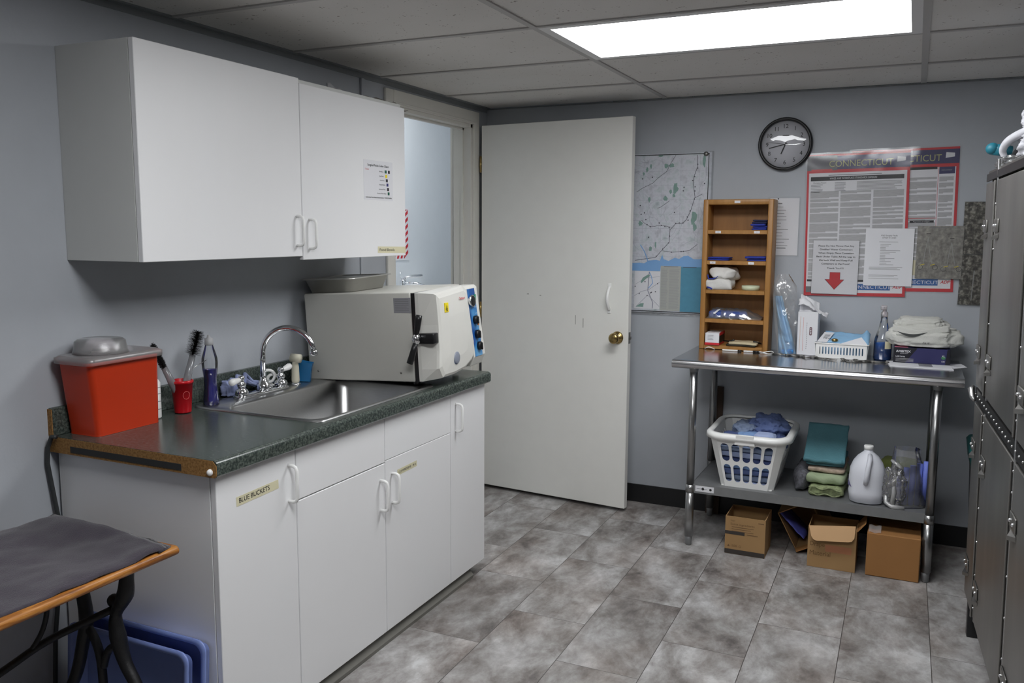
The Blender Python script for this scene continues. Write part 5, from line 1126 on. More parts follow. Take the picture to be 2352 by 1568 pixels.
mm = MB(CARDO); mm.prism([(0.002, 0.0, 0.001), (0.150, 0.0, 0.001), (0.140, -0.055, -0.001), (0.012, -0.055, -0.001)], (0, 0, 0.003)); part('carton_flap', mm, t, local=True)
mm = MB(mat('violet_liner', srgb(104, 110, 206), 0.6, var=0.05)); mm.grid(lambda a, b: Vector((0.008+0.05*b+0.008*math.sin(a*5), 0.012+0.20*a, 0.185-0.150*b+0.01*noise.noise(Vector((a*5, b*5, 3)))*2-0.006)), 12, 12, solid=0.004); part('purple_liner', mm, t, 'purple-blue folded liner', local=True)
t = root('cardboard_box', 'cardboard box marked Drape Material with a folded-down flap under the table', 'cardboard box', (2.02, -0.42, 0))
open_box(t, 1.915, 2.118, -0.572, -0.39, 0.188, CARD)
mm = MB(CARDL); mm.prism([(1.917, -0.574, 0.190), (2.112, -0.574, 0.214), (2.110, -0.594, 0.165), (2.100, -0.600, 0.152), (2.085, -0.602, 0.148), (1.955, -0.602, 0.134), (1.940, -0.600, 0.138), (1.930, -0.594, 0.150)], (0, 0.004, 0)); part('carton_flap', mm, t, 'lighter flap folded down at the front')
mm = MB(CARDO); mm.prism([(2.118, -0.56, 0.186), (2.118, -0.40, 0.186), (2.150, -0.40, 0.225), (2.150, -0.55, 0.225)], (0.003, 0, 0)); part('carton_flap', mm, t)
mb = MB(mat('faded_marker', srgb(112, 84, 50), .8, var=0)); mb.plane((1.915, -0.5724, 0), PX, PZ); mb.text('Drape', 0.010, 0.100, 0.020, z=0.0005, width=0.062); mb.text('Material', 0.010, 0.058, 0.021, z=0.0005, width=0.088); mb.use(mat('faded_pink', srgb(176, 118, 84), .8, var=0)).rect(0.075, 0.080, 0.185, 0.112, 0.0002); mb.text('76', 0.078, 0.034, 0.006, z=.0004); part('carton_print', mb, t)
t = root('cardboard_box', 'plain orange-brown closed cardboard box, rightmost under the table', 'cardboard box', (2.265, -0.42, 0))
mm = MB(CARDO); mm.box((2.160, -0.572, 0.001), (2.375, -0.30, 0.195), 0.003, 1); part('carton_body', mm, t)
mm = MB(MILKY); mm.grid(lambda a, b: Vector((2.165+0.05*a, -0.570+0.05*b, 0.198+0.018*b+0.003*math.sin(a*9))), 6, 6); part('tape_scrap', mm, t, 'lifting strip of clear tape')
# bin beyond the cages
t = root('waste_bin', 'dark bin with a teal bag edge glimpsed behind the steel cages', 'bin', (2.70, -0.30, 0))
mb = MB(BLACKP); mb.rings([[(p[0], p[1], z) for p in rrect(2.70-r_, -0.30-r_, 2.70+r_, -0.30+r_, 0.03)] for z, r_ in ((0, 0.12), (0.55, 0.145))]); part('bin_body', mb, t)
mb = MB(mat('teal_bag', srgb(20, 96, 96), 0.5)); mb.rings([[(p[0], p[1], z) for p in rrect(2.70-r_, -0.30-r_, 2.70+r_, -0.30+r_, 0.03)] for z, r_ in ((0.50, 0.150), (0.575, 0.160), (0.59, 0.15))]); part('bag_edge', mb, t)

# ------------------------------------------------------------------ wall things
# clock
kx_, kz_, kr = 1.663, 1.934, 0.130
ck = root('wall_clock', 'round black-rimmed wall clock with white dial above the posters', 'clock', (kx_, 0, kz_))
mb = MB(BLACKP); mb.lathe((kx_, 0, kz_), [(kr, -0.0005), (kr, -0.026), (kr-0.004, -0.034), (kr-0.012, -0.034), (kr-0.016, -0.026), (kr-0.016, -0.012)], axis='y', n=64, cap=False); part('rim', mb, ck)
mb = MB(mat('clock_dial', srgb(206, 206, 212), 0.5, var=0)); mb.lathe((kx_, 0, kz_), [(kr-0.014, -0.004), (kr-0.014, -0.012), (0.001, -0.0121)], axis='y', n=64)
mb.use(INK); nr = 0.088; mb.plane((kx_, -0.0125, kz_), PX, PZ)
for h in range(1, 13):
    a = R(90-30*h); mb.text(str(h), nr*math.cos(a), nr*math.sin(a)-0.010, 0.020, align='c', z=0.0003)
mb.text('SANDY', 0, 0.040, 0.005, align='c', width=0.03, z=0.0003) if False else mb.use(GREYINK).rect(-0.016, 0.040, 0.016, 0.045, 0.0003)
part('dial', mb, ck, 'white dial with black numerals')
def hand(a, L_, w_, tail, m, name):
    d = (math.cos(a), math.sin(a)); mm = MB(m); mm.plane((kx_, -0.0150 if name != 'second_hand' else -0.0165, kz_), PX, PZ); n = (-d[1], d[0])
    p = [(-d[0]*tail+s*n[0]*w_/2, -d[1]*tail+s*n[1]*w_/2) for s in (-1, 1)]+[(d[0]*L_+s*n[0]*w_/2*0.8, d[1]*L_+s*n[1]*w_/2*0.8) for s in (1, -1)]
    mm.prism([mm.P(q[0], q[1]) for q in p], (0, -0.001, 0)); part(name, mm, ck)
hand(R(-112), 0.052, 0.006, 0.010, INK, 'hour_hand'); hand(R(193), 0.080, 0.0045, 0.010, INK, 'minute_hand'); hand(R(172), 0.085, 0.0012, 0.028, INK, 'second_hand')
mb = MB(film('clock_lens', gloss=0.05, rough=0.01, haze=0.0, bump=0.03, bscale=9)); mb.lathe((kx_, 0, kz_), [(kr-0.016, -0.024), (kr*0.7, -0.031), (kr*0.4, -0.034), (0.001, -0.035)], axis='y', n=48, cap=False); part('lens', mb, ck, 'domed clear lens')

# map
mp = root('wall_map', 'large framed county road map with a blue coastline, partly behind the organizer', 'map', (0.95, -0.002, 1.07))
MX0, MX1, MZ0, MZ1 = 0.62, 1.300, 1.067, 1.908
MAPP = ramp_mat('map_paper', [(0.35, srgb(186, 188, 196)), (0.5, srgb(206, 208, 216)), (0.62, srgb(190, 198, 202)), (0.72, srgb(170, 180, 186))], scale=22, rough=0.35, detail=10)
mb = MB(MAPP); mb.plane((MX0, -0.004, MZ0), PX, PZ); MW, MH = MX1-MX0, MZ1-MZ0; mb.sheet(MW, MH, 0.003)
rnd = random.Random(7); MG = mat('map_green', srgb(128, 158, 150), .4, var=0.1, scale=60); MBL = mat('map_blue', srgb(126, 170, 218), .4, var=0.02); MLN = mat('map_grey_line', srgb(150, 152, 166), .4, var=0); MDK = mat('map_dark_line', srgb(84, 84, 94), .4, var=0)
mb.use(MLN)
for k in range(46):
    x, y = rnd.uniform(0.02, MW-.02), rnd.uniform(0.30, MH-.03); a = rnd.uniform(0, 6.28); pts_ = [(x, y)]
    for _ in range(rnd.randint(4, 11)):
        a += rnd.uniform(-.7, .7); x += 0.024*math.cos(a); y += 0.024*math.sin(a)
        if not (0.02 < x < MW-0.02 and 0.27 < y < MH-0.02): break
        pts_.append((x, y))
    mb.line(pts_, 0.0009, 0.0005)
for k in range(7): mb.line([(0.02+k*0.1, 0.25), (0.02+k*0.1, MH-0.02)], 0.0006, 0.0004); mb.line([(0.02, 0.30+k*0.075), (MW-.02, 0.30+k*0.075)], 0.0006, 0.0004)
mb.use(MG)
def spot(x, y, w_, h_, s): 
    r2 = random.Random(s); mb.shape([(x+w_*math.cos(k*.5236)*(0.6+.6*r2.random()), y+h_*math.sin(k*.5236)*(0.6+.6*r2.random())) for k in range(12)], 0.0007)
def mpx(px, py): # photo fractions of the crop -> map coordinates
    return (0.903-MX0)+(px-113)/(760-113)*(1.287-0.903), MH-(py-80)/(1468-80)*(MH-0.01)
for i, (px, py, w_, h_) in enumerate(((380, 185, .012, .012), (430, 185, .014, .012), (470, 385, .014, .034), (427, 410, .008, .012), (455, 445, .010, .010), (232, 480, .007, .015), (380, 470, .012, .014), (205, 215, .008, .015), (175, 250, .008, .010), (240, 185, .006, .014), (718, 150, .008, .04), (640, 640, .018, .035), (650, 720, .012, .02), (300, 875, .005, .02), (255, 915, .010, .014), (155, 690, .012, .014), (330, 98, .014, .006))): spot(*mpx(px, py), w_, h_, i)
mb.use(MDK)
def rd(pts_, w_=0.0022): mb.line([mpx(*p) for p in pts_], w_, 0.0009)
rd([(465, 95), (420, 165), (385, 235), (320, 280), (260, 335), (170, 375), (113, 410)]); rd([(655, 100), (660, 200), (630, 285), (625, 340), (645, 460), (610, 580), (575, 655), (545, 685), (480, 690), (430, 745), (425, 855), (370, 915), (305, 990), (113, 1020)], 0.0028)
rd([(165, 660), (190, 685), (250, 720), (340, 705), (412, 715), (430, 745)]); rd([(365, 930), (450, 942), (540, 935), (610, 925), (680, 870)]); rd([(310, 555), (340, 545), (420, 490)]); rd([(640, 470), (708, 435)])
for px, py in ((165, 295), (255, 283), (545, 375), (540, 405), (160, 608), (190, 595), (205, 655), (465, 592), (235, 812), (725, 345), (150, 530), (590, 660), (330, 685)): x, y = mpx(px, py); mb.shape([(x+0.004*math.cos(k*1.047), y+0.004*math.sin(k*1.047)) for k in range(6)], 0.0008)
for (px, py) in [(660, 180), (660, 212), (637, 285), (620, 318), (643, 372), (643, 408), (640, 478), (605, 580), (582, 632), (545, 685), (512, 685), (480, 688), (426, 722), (428, 800), (420, 860), (368, 915), (310, 980), (218, 700), (250, 718), (350, 706), (382, 715), (448, 942), (536, 935), (556, 933)]: x, y = mpx(px, py); mb.rect(x-.003, y-.003, x+.003, y+.003, 0.001)
mb.use(MBL); coast = [(0, 1052), (150, 1040), (200, 1045), (240, 1020), (310, 1012), (345, 1020), (365, 965), (380, 1005), (425, 1020), (480, 990), (520, 1000), (560, 975), (600, 970), (650, 1000), (700, 1000), (770, 985), (790, 1000), (790, 1075), (540, 1070), (355, 1065), (350, 1113), (0, 1113)]
mb.shape([mpx(*p) for p in coast], 0.0012); mb.line([mpx(*p) for p in ((160, 880), (200, 940), (225, 1000), (235, 1030))], 0.005, 0.0012)
LEG = mat('map_legend_grey', srgb(176, 178, 172), .4, var=0); TLG = mat('map_teal_panel', srgb(84, 142, 168), .4, var=0.06, scale=40)
def mr(a, b, c, d, z): x0, y0 = mpx(a, d); x1, y1 = mpx(c, b); mb.rect(x0, y0, x1, y1, z)
mb.use(TLG); mr(-60, 1113, 760, 1455, 0.0004) if False else None
mb.use(PAPER); mr(113, 1115, 352, 1455, 0.0013); mb.use(MLN); rd2 = lambda p, w_: mb.line([mpx(*q) for q in p], w_, 0.0016)
rd2([(115, 1340), (180, 1300), (250, 1280), (350, 1210)], .002); rd2([(250, 1120), (240, 1290), (290, 1400), (285, 1450)], .005); rd2([(130, 1440), (240, 1330), (350, 1430)], .002); rd2([(115, 1240), (210, 1180), (350, 1160)], .0014)
mb.use(MG); mb.shape([mpx(*p) for p in ((170, 1215), (190, 1175), (240, 1145), (262, 1155), (220, 1185), (180, 1225))], 0.0017); mb.shape([mpx(*p) for p in ((130, 1440), (170, 1410), (205, 1405), (200, 1440))], 0.0017); mb.use(MBL); rd2([(250, 1120), (270, 1160), (285, 1220), (245, 1270)], .004)
mb.use(MDK)
for px, py in ((212, 1210), (330, 1225), (275, 1305), (312, 1298), (160, 1320), (265, 1310), (235, 1335), (120, 1255)): x, y = mpx(px, py); mb.rect(x-.003, y-.003, x+.003, y+.003, 0.0018)
mb.use(LEG); mr(355, 1065, 540, 1465, 0.0016); mb.use(GREYINK); mr(385, 1068, 515, 1073, 0.002)
mb.use(PALEINK)
for c0, c1 in ((362, 425), (436, 530)):
    for k in range(36): 
        e_ = c1-rnd.uniform(0, 14); mr(c0, 1090+k*10, e_, 1094+k*10, 0.002)
mb.use(TLG); mr(540, 1070, 760, 1468, 0.0016)
mb.use(MDK); mr(560, 1072, 680, 1077, 0.002)
mb.use(BLACKP); 
for y in (0.004, MH-0.008): mb.rect(0, y, MW-0.012, y+0.004, 0.002)
mb.rect(MW-0.017, 0, MW-0.013, MH-.004, 0.002)
part('map_sheet', mb, mp)
mb = MB(film('clear_map_cover', gloss=0.2, rough=0.06, haze=0.04, bump=0.15, bscale=14)); mb.box((MX1-0.012, -0.006, MZ0-0.012), (MX1+0.010, -0.0015, MZ1+0.006)); mb.box((MX0, -0.006, MZ0-0.014), (MX1-0.012, -0.0015, MZ0-0.001)); part('clear_edge', mb, mp, 'clear plastic edging')
mb = MB(STEELD); mb.lathe((1.270, 0, 1.900), [(0.012, -0.004), (0.012, -0.010), (0.004, -0.014), (0.001, -0.014)], axis='y', n=14); part('mounting_clip', mb, mp)

# pages on the wall
def page(name, label, cat, x0, z0, w_, h_, y, fn, m=PAPER, tilt=0.0, cover=None, th=0.0006, ex=0.008):
    t = root(name, label, cat, (x0+w_/2, y, z0)); mm = MB(m); rt = Vector((math.cos(tilt), 0, math.sin(tilt))); u = Vector((-math.sin(tilt), 0, math.cos(tilt)))
    mm.plane((x0, y, z0), rt, u); mm.sheet(w_, h_, th); fn(mm); part('sheet', mm, t)
    if cover:
        mm = MB(cover); mm.plane((x0, y-0.003, z0), rt, u); mm.sheet(w_, h_, 0) if False else None
        a, b = -ex, w_+ex; c, d = -ex, h_+ex
        mm.grid(lambda s, v_: mm.P(a+(b-a)*s, c+(d-c)*v_, 0.0015*noise.noise(Vector((s*4, v_*5, x0*9)))+0.0012), 14, 14); part('clear_sleeve', mm, t, 'glossy clear plastic cover')
    return t
def f1(m):
    m.use(INK).shape([(0.040+0.004*math.cos(k*1.047), 0.282+0.004*math.sin(k*1.047)) for k in range(6)], 0.0006); m.text('PAGE', 0.045, 0.258, 0.006, align='l') if False else m.use(GREYINK).rect(0.040, 0.256, 0.060, 0.261, 0.0006)
    r_ = random.Random(3)
    for k in range(13): m.use(GREYINK if k % 3 else PALEINK).rect(0.03, 0.240-k*0.016, 0.055+0.045*r_.random(), 0.2425-k*0.016, 0.0006)
    m.use(GREYINK).rect(0.04, 0.034, 0.085, 0.039, 0.0006); m.use(INK)
page('notice_sheet', 'white typed sheet in a clear sleeve just right of the wooden organizer', 'paper sheet', 1.600, 1.385, 0.142, 0.285, -0.003, f1, cover=SLEEVE)
GRT = mat('dense_small_print', srgb(176, 176, 178), .6, var=0.12, scale=140, stretch=(0.3, 1, 3)); GOLD = mat('dull_gold_letters', srgb(170, 168, 112), .5, var=0)
def poster(m, w_, h_, full, lastcol):
    m.use(REDINK).rect(0, 0, w_, h_, 0.0003)
    hb2 = h_-0.012
    m.use(NAVY).rect(0.0, h_-0.075, w_, h_-0.010, 0.0006); m.use(mat('flag_grey', srgb(84, 84, 92), .5, var=0.3, scale=14)).rect(0.0, h_-0.078, w_*0.30, h_-0.006, 0.0007); m.use(REDINK).rect(0.02, h_-0.084, w_*0.25, h_-0.072, 0.0009)
    m.use(PAPER).shape([(w_-0.058, h_-0.050), (w_-0.020, h_-0.045), (w_-0.020, h_-0.028), (w_-0.056, h_-0.024)], 0.001)
    m.use(GOLD).text('CONNECTICUT', w_*0.53, h_-0.062, 0.030, z=0.001, width=w_*0.62, align='c', bold=0.0)
    m.use(PAPER).rect(0.010, 0.016, w_-0.012, h_-0.090, 0.0006)
    if full:
        m.use(INK).rect(0.018, h_-0.128, w_-0.024, h_-0.108, 0.001); m.use(PAPER).text('WAGE AND WORKPLACE STANDARDS DIVISION', w_*0.46, h_-0.122, 0.009, z=0.0013, width=w_*0.46, align='c'); m.use(GREYINK).rect(0.10, h_-0.103, 0.34, h_-0.100, 0.001)
        m.use(INK).text('Workplace Posters', 0.03, h_-0.140, 0.006, z=.001, width=0.06); m.use(GREYINK).lines(0.02, h_-0.146, 0.055, 6, 0.007, 0.002, 1, z=.001); m.lines(0.13, h_-0.138, 0.05, 8, 0.0055, 0.002, 2, z=.001); m.use(PALEINK).lines(0.23, h_-0.136, 0.20, 7, 0.006, 0.003, 2, z=.001)
        for ci, (xa, xb) in enumerate(((0.018, 0.150), (0.158, 0.296), (0.306, 0.440))):
            r_ = random.Random(ci+5); y_ = h_-0.178
            while y_ > 0.09:
                hh_ = r_.choice((0.01, 0.018, 0.03, 0.04)); m.use(GRT).rect(xa, y_-hh_, xb, y_, 0.001); m.rect(xa, y_-hh_-0.004, xa+(xb-xa)*r_.uniform(.3, .8), y_-hh_, 0.001); y_ -= hh_+0.008
        m.use(INK).rect(0.014, 0.070, 0.06, 0.080, 0.0012); m.rect(0.24, 0.070, 0.28, 0.080, 0.0012)
        m.use(mat('grey_print_block', srgb(110, 110, 112), .6, var=.1)).rect(0.01, 0.016, 0.035, 0.045, 0.0012)
    else:
        x0_ = w_-0.21
        m.use(INK).rect(x0_, h_-0.100, w_-0.09, h_-0.088, 0.001); m.use(NAVY).rect(w_-0.082, h_-0.122, w_-0.016, h_-0.090, 0.001); m.use(PALEINK).text('EMPLOYMENT', w_-0.05, h_-0.108, 0.005, align='c', z=.0013)
        for ci, (xa, xb) in enumerate(((x0_, w_-0.09), (w_-0.080, w_-0.020))):
            r_ = random.Random(ci+15); y_ = h_-0.135
            while y_ > 0.11:
                hh_ = r_.choice((0.01, 0.018, 0.03)); m.use(GRT).rect(xa, y_-hh_, xb, y_, 0.001); m.rect(xa, y_-hh_-0.004, xa+(xb-xa)*r_.uniform(.3, .8), y_-hh_, 0.001); y_ -= hh_+0.010
        m.use(REDINK).rect(w_-0.0865, 0.10, w_-0.0850, h_-0.088, 0.0012); m.rect(x0_-0.01, 0.345, w_-0.086, 0.3475, 0.0012); m.use(INK).rect(x0_+0.012, 0.325, w_-0.095, 0.336, 0.0014); m.use(PAPER).text('Payment of wages', x0_+0.062, 0.328, 0.005, z=.0017, align='c', width=0.07)
        m.use(YELLOW if False else CREAMP).rect(x0_, 0.078, w_-0.02, 0.15, 0.0012)
    m.use(BLUEINK).rect(0.16, 0.030, w_-0.066, 0.060, 0.0014); m.use(PAPER).text('CONNECTICUT', (w_+0.17)/2-0.01, 0.037, 0.016, z=0.0018, width=w_*0.40, align='c'); m.use(REDINK).text('ADP', w_-0.036, 0.040, 0.014, z=.0014, width=0.040, align='c', shear=.3, bold=.02); m.use(INK).text('000-0000', w_*0.5, 0.018, 0.005, z=.0014, align='c')
page('labor_law_poster', 'rear laminated Connecticut labor law poster, the one showing only its right third', 'poster', 1.985, 1.218, 0.465, 0.672, -0.002, lambda m: poster(m, 0.465, 0.672, False, True), tilt=0.018, cover=SLEEVE)
page('labor_law_poster', 'front laminated Connecticut labor law poster with the three wide print columns', 'poster', 1.783, 1.188, 0.462, 0.690, -0.007, lambda m: poster(m, 0.462, 0.690, True, False), tilt=0.018, cover=SLEEVE)
def f2(m):
    m.use(INK)
    for k, s in enumerate(('Please Do Not Throw Out Any', 'Distilled Water Containers', 'When Empty Place Container', 'Back Under Table All the way to', 'the back Wall and Keep Full', 'Containers to the Front!', 'Thank You!!!!')):
        m.text(s, 0.107, 0.232-k*0.0175-(0.004 if k == 6 else 0), 0.0075, z=.0008, width=(0.165, 0.15, 0.165, 0.18, 0.155, 0.13, 0.078)[k], align='c', bold=.012)
    m.use(INK).shape([(0.083, 0.107), (0.132, 0.107), (0.132, 0.072), (0.152, 0.072), (0.107, 0.021), (0.060, 0.072), (0.083, 0.072)], 0.0006)
    m.use(REDINK).shape([(0.084, 0.106), (0.131, 0.106), (0.131, 0.071), (0.149, 0.071), (0.107, 0.023), (0.064, 0.071), (0.084, 0.071)], 0.0009)
page('arrow_notice', 'white notice with a large red down arrow and Please Do Not text', 'sign', 1.819, 1.200, 0.212, 0.262, -0.015, f2, cover=film('glossy_sleeve_front', gloss=0.35, rough=0.05, haze=0.02, bump=0.7, bscale=7), ex=0.004)
def f3(m):
    m.use(GREYINK).text('HVG Surgery Packs', 0.105, 0.238, 0.007, z=.0008, width=0.072, align='c', bold=.01); m.text('(Drape to Large)', 0.105, 0.228, 0.007, z=.0008, width=0.06, align='c', bold=.01)
    m.use(PALEINK).rect(0.062, 0.210, 0.145, 0.212, .0008); r_ = random.Random(8)
    for k in range(14): m.rect(0.068, 0.198-k*0.0075, 0.080+0.10*r_.random()*(r_.random() > .4)+0.012, 0.2005-k*0.0075, .0008)
    for z_ in (0.088, 0.083, 0.078, 0.050, 0.045, 0.034): m.rect(0.022, z_, 0.19-0.06*r_.random(), z_+0.002, .0008)
    m.use(PAPER)
page('typed_list_page', 'plain white typed list page between the arrow notice and the instrument photo', 'paper sheet', 2.057, 1.247, 0.214, 0.275, -0.013, f3)
PHO = ramp_mat('photo_grey_fabric', [(0.3, srgb(112, 109, 104)), (0.5, srgb(148, 145, 139)), (0.7, srgb(184, 179, 170))], scale=45, rough=0.3, detail=6)
def f4(m):
    m.use(STEEL)
    for (cx_, cz_, s) in ((0.048, 0.19, 1.0), (0.148, 0.17, 0.9)):
        m.use(mat('photo_steel', srgb(170, 170, 168), .4, var=0)).line([(cx_, cz_), (cx_-0.010*s, cz_-0.06*s), (cx_-0.016*s, cz_-0.125*s)], 0.003, .0006); m.line([(cx_, cz_), (cx_+0.008*s, cz_-0.06*s), (cx_+0.022*s, cz_-0.12*s)], 0.003, .0006); m.use(INK).rect(cx_-0.009, cz_+0.018, cx_+0.009, cz_+0.021, .0006)
        m.use(YELLOW)
        for sx2 in (-0.018, 0.026): m.line([(cx_+sx2-0.010, cz_-0.128*s), (cx_+sx2+0.008, cz_-0.122*s)], 0.003, .0009)
        m.use(INK)
        for sx2 in (-0.028, 0.036):
            m.line([(cx_+sx2+0.011*math.cos(a), cz_-0.138*s+0.011*math.sin(a)) for a in [k*0.5236 for k in range(13)]], 0.0015, .0007)
    m.use(GREYINK).rect(0.05, 0.236, 0.13, 0.239, .0006)
page('instrument_photo', 'grey photo print of two yellow-marked forceps taped over the rear poster', 'photo print', 2.283, 1.288, 0.196, 0.246, -0.012, f4, m=PHO, cover=SLEEVE, ex=0.004)
PHD = ramp_mat('photo_dark_fabric', [(0.36, srgb(50, 48, 44)), (0.5, srgb(100, 97, 90)), (0.64, srgb(176, 172, 160))], scale=50, rough=0.35, detail=6)
def f5(m): m.use(mat('photo_steel', srgb(170, 170, 168), .4, var=0)).line([(0.055, 0.02), (0.060, 0.16)], 0.004, .0006)
page('laminated_photo', 'dark mottled photo print on the wall nearest the cages, upper of the two', 'photo print', 2.474, 1.405, 0.17, 0.240, -0.006, lambda m: None, m=PHD, cover=SLEEVE, ex=0.004)
page('laminated_photo', 'dark mottled photo print with a pale instrument, lower one nearest the cages', 'photo print', 2.472, 1.170, 0.17, 0.233, -0.006, f5, m=PHD, cover=SLEEVE, ex=0.004)

# ------------------------------------------------------------------ cages
cg = root('cage_bank', 'tall bank of riveted stainless steel kennel cages at the right edge', 'kennel cages', (2.530, -0.985, 0), (0, R(-1.0), R(2.9)))
# local frame: x into the bank, -y toward the viewer
CD = 0.70; CL = 3.0
mb = MB(STEELD)
mb.box((0.012, -CL, 0.14), (CD, 0, 0.145)); mb.box((CD-0.004, -CL, 0.14), (CD, 0, 1.70)); mb.box((0.012, -0.003, 0.14), (CD, 0, 1.70)); mb.box((0.012, -CL, 0.93), (CD, 0, 0.945)); mb.box((0.012, -CL, 1.69), (CD, 0, 1.70))
mb.box((0.0, -CL, 1.695), (0.02, 0, 1.72)); part('casing', mb, cg, local=True)
mb = MB(BLACKP); mb.box((-0.006, -CL, 1.685), (0.0, -0.001, 1.71)); part('top_edge_strip', mb, cg, 'black strip along the top front edge', local=True)
for i, z in enumerate((0.895,)):
    mb = MB(mat('gap_shade', srgb(40, 40, 40), .5, 0.6)); mb.box((-0.004, -CL, z), (0.010, 0, z+0.045)); rr2 = part('middle_gap', mb, cg, local=True)  # dark band stands in for the shaded open gap between the cage rows
units = [(-0.26, 0.0), (-0.90, -0.275), (-1.55, -0.915)]
for (ya, yb) in units:
    for (z0, z1) in ((0.16, 0.885), (0.95, 1.678)):
        mb = MB(STEELD); mb.box((-0.006, ya+0.004, z0), (0.004, yb-0.004, z1), 0.003, 2)
        # pressed vertical ribs / folded edge
        mb.box((-0.012, ya+0.004, z0), (-0.006, ya+0.016, z1), 0.002, 1)
        d = part('cage_door', mb, cg, local=True)
        for zz in (z0+0.13, z1-0.15):
            m2 = MB(STEELD); m2.box((-0.012, yb-0.10, zz-0.022), (-0.006, yb-0.012, zz+0.022), 0.004); m2.prism([(-0.007, yb-0.10, zz-0.028), (-0.022, yb-0.06, zz-0.036), (-0.007, yb-0.02, zz-0.028)], (0, 0, -0.012))
            for q_ in (-0.080, -0.035): m2.use(CHROME).ball((-0.013, yb+q_, zz), 0.0055, 10); m2.use(STEELD)
            part('hinge_plate', m2, d, local=True)
for k in range(30):
    yy = -0.02-0.055*k
    if yy < -1.6: break
rv = MB(STEEL); rv.ball((0, 0, 0), 0.0042, 8); rvo = part('rivet', rv, cg, local=True); first = True
for yy, z in [(yy, z) for yy in (-0.267, -0.908) for z in (0.20, 0.32, 0.44, 0.56, 0.68, 0.80, 0.86, 1.00, 1.08, 1.20, 1.45, 1.60)]+[(-0.02-0.06*k, 0.918) for k in range(26)]:
    q_ = rvo if first else rvo.copy()
    if not first: COL.objects.link(q_); q_.parent = cg
    q_.location = (-0.005, yy, z); first = False
mb = MB(STEEL); mb.box((-0.006, -0.275, 1.60), (0.002, -0.26, 1.745), 0.002); mb.box((-0.006, -0.915, 0.15), (0.002, -0.90, 1.70), 0.002); mb.box((-0.004, -0.275, 0.15), (0.002, -0.262, 1.69), 0.002); part('door_post', mb, cg, local=True)
mb = MB(STEEL); mb.tube([(-0.010, -0.005, 0.945), (-0.020, -0.012, 0.935), (-0.018, -0.03, 0.91), (-0.012, -0.05, 0.90)], [0.006, 0.012, 0.010, 0.006], 10); part('latch', mb, cg, local=True)
for y in (-0.04, -1.5):
    mb = MB(BLACKP); mb.box((0.004, y-0.018, 0), (0.040, y+0.018, 0.14), 0.003); part('leg', mb, cg, local=True)
# clutter on the cages
t = root('plastic_bag', 'white plastic bag slumped on top of the steel cages', 'plastic bag', (2.62, -1.15, 1.73))
mb = MB(mat('white_bag_plastic', srgb(200, 200, 206), 0.45, var=0.02, bump=0.5, bscale=30))
mb.blob((2.700, -1.16, 1.79), (0.130, 0.13, 0.055), 33, 0.28, 2.5, 0.8, 5); mb.blob((2.672, -1.20, 1.868), (0.092, 0.10, 0.062), 35, 0.24, 2.6, 0.9, 6, flat=False); mb.blob((2.690, -1.24, 1.935), (0.092, 0.09, 0.050), 38, 0.24, 2.8, 0.9, 6, flat=False)
part('bag_body', mb, t)
mb = MB(mat('white_bag_plastic', srgb(200, 200, 206), 0.45)); ironcurve(mb, [(2.545, -1.085, 1.752), (2.530, -1.09, 1.785), (2.545, -1.12, 1.815), (2.585, -1.18, 1.838), (2.64, -1.26, 1.85)], [0.008, 0.012, 0.014, 0.014, 0.012]); part('bag_roll', mb, t, 'rolled white edge of the bag')
mb = MB(BLACKP); ironcurve(mb, [(2.560, -1.10, 1.762), (2.585, -1.16, 1.782), (2.63, -1.25, 1.80)], [0.008, 0.018, 0.020]); solo('black_strap_item', 'black strap-like object lying under the white bag on the cages', 'strap', mb)
mb = MB(mat('teal_rubber', srgb(30, 112, 130), 0.5)); mb.ball((2.502, -1.04, 1.796), 0.022, 16, (1.0, 1.0, 0.95)); mb.tube([(2.502, -1.04, 1.795), (2.56, -1.03, 1.785)], 0.020, 12); solo('teal_end_cap', 'round teal object poking out left of the white bag on the cages', 'teal object', mb)
mb = MB(mat('blue_grey_wrap', srgb(120, 142, 170), 0.5)); mb.blob((2.690, -1.20, 1.995), (0.085, 0.07, 0.020), 41, 0.3, 2.5, 0.8, 4); solo('blue_grey_packet', 'blue-grey packet at the very top of the pile on the cages', 'packet', mb)
mb = MB(FILM); mb.blob((2.560, -1.13, 1.738), (0.045, 0.12, 0.022), 44, 0.4, 3, 0.8, 4); solo('clear_plastic_scrap', 'crumpled clear plastic along the front edge of the cage top', 'plastic scrap', mb)

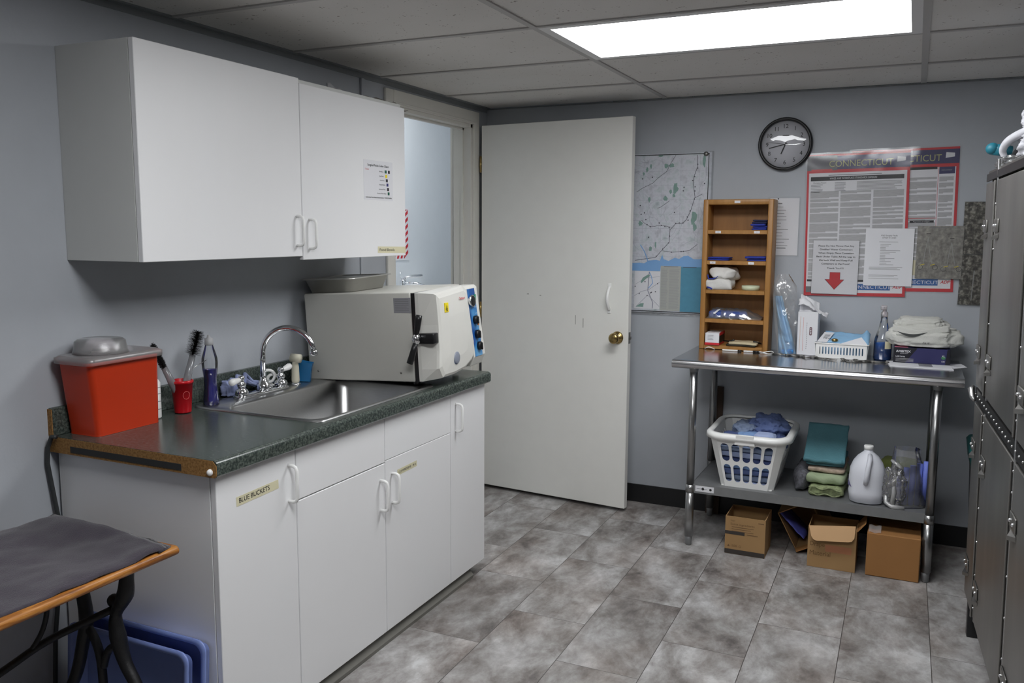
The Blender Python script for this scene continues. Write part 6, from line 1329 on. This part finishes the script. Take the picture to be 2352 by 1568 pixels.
# ------------------------------------------------------------------ next room
sg = root('striped_frame_sign', 'white sign with red and white striped border on the far wall through the doorway', 'sign', (-1.24, 0.95, 1.27))
mb = MB(PAPER); sy0, sy1, sz0, sz1 = 0.62, 1.155, 1.272, 1.665; mb.plane((-1.2455, sy0, sz0), PY, PZ); SW, SH = sy1-sy0, sz1-sz0; mb.sheet(SW, SH, 0.003)
def stripes(m, x0, y0, x1, y1, vert):
    L_ = (y1-y0) if vert else (x1-x0); st = 0.05; k = 0; t_ = 0
    while t_ < L_-0.005:
        a, b = t_, min(t_+st*0.55, L_); sk2 = 0.035
        if vert: m.shape([(x0, y0+a), (x1, min(y0+a+sk2, y1)), (x1, min(y0+b+sk2, y1)), (x0, y0+b)], 0.0008)
        else: m.shape([(x0+a, y0), (x0+b, y0), (min(x0+b+sk2*.6, x1), y1), (min(x0+a+sk2*.6, x1), y1)], 0.0008)
        t_ += st
mb.use(REDINK); stripes(mb, SW-0.062, 0.018, SW-0.012, SH-0.012, True); stripes(mb, 0.012, 0.014, SW-0.06, 0.060, False); stripes(mb, 0.012, SH-0.060, SW-0.06, SH-0.014, False)
part('sign_board', mb, sg)
nf = root('washroom_faucet', 'chrome lever faucet glimpsed through the doorway above the sterilizer', 'faucet', (-1.10, 0.92, 1.05))
mb = MB(CHROME); mb.lathe((-1.17, 0.945, 1.05), [(0.030, 0), (0.026, 0.02), (0.022, 0.05), (0.024, 0.075), (0.012, 0.09)]); mb.tube([(-1.17, 0.945, 1.10), (-1.08, 0.985, 1.105), (-1.02, 1.01, 1.085)], [0.016, 0.012, 0.012], 12); part('faucet_body', mb, nf)
mb = MB(CHROME); mb.tube([(-1.18, 0.94, 1.135), (-1.14, 0.99, 1.155), (-1.08, 1.07, 1.160)], [0.010, 0.010, 0.012], 10); mb.cyl((-1.19, 0.94, 1.14), (-1.19, 0.94, 1.19), 0.003, 8); part('lever', mb, nf)
ns = root('washroom_sink', 'white sink deck under the chrome faucet in the next room', 'sink', (-1.08, 0.95, 0))
mb = MB(WHITEP); mb.box((-1.249, 0.60, 0.98), (-0.90, 1.40, 1.05), 0.02); part('sink_deck', mb, ns)
mb = MB(WHITEP); mb.box((-1.20, 0.70, 0.0), (-0.98, 1.30, 0.98), 0.01); part('pedestal', mb, ns)
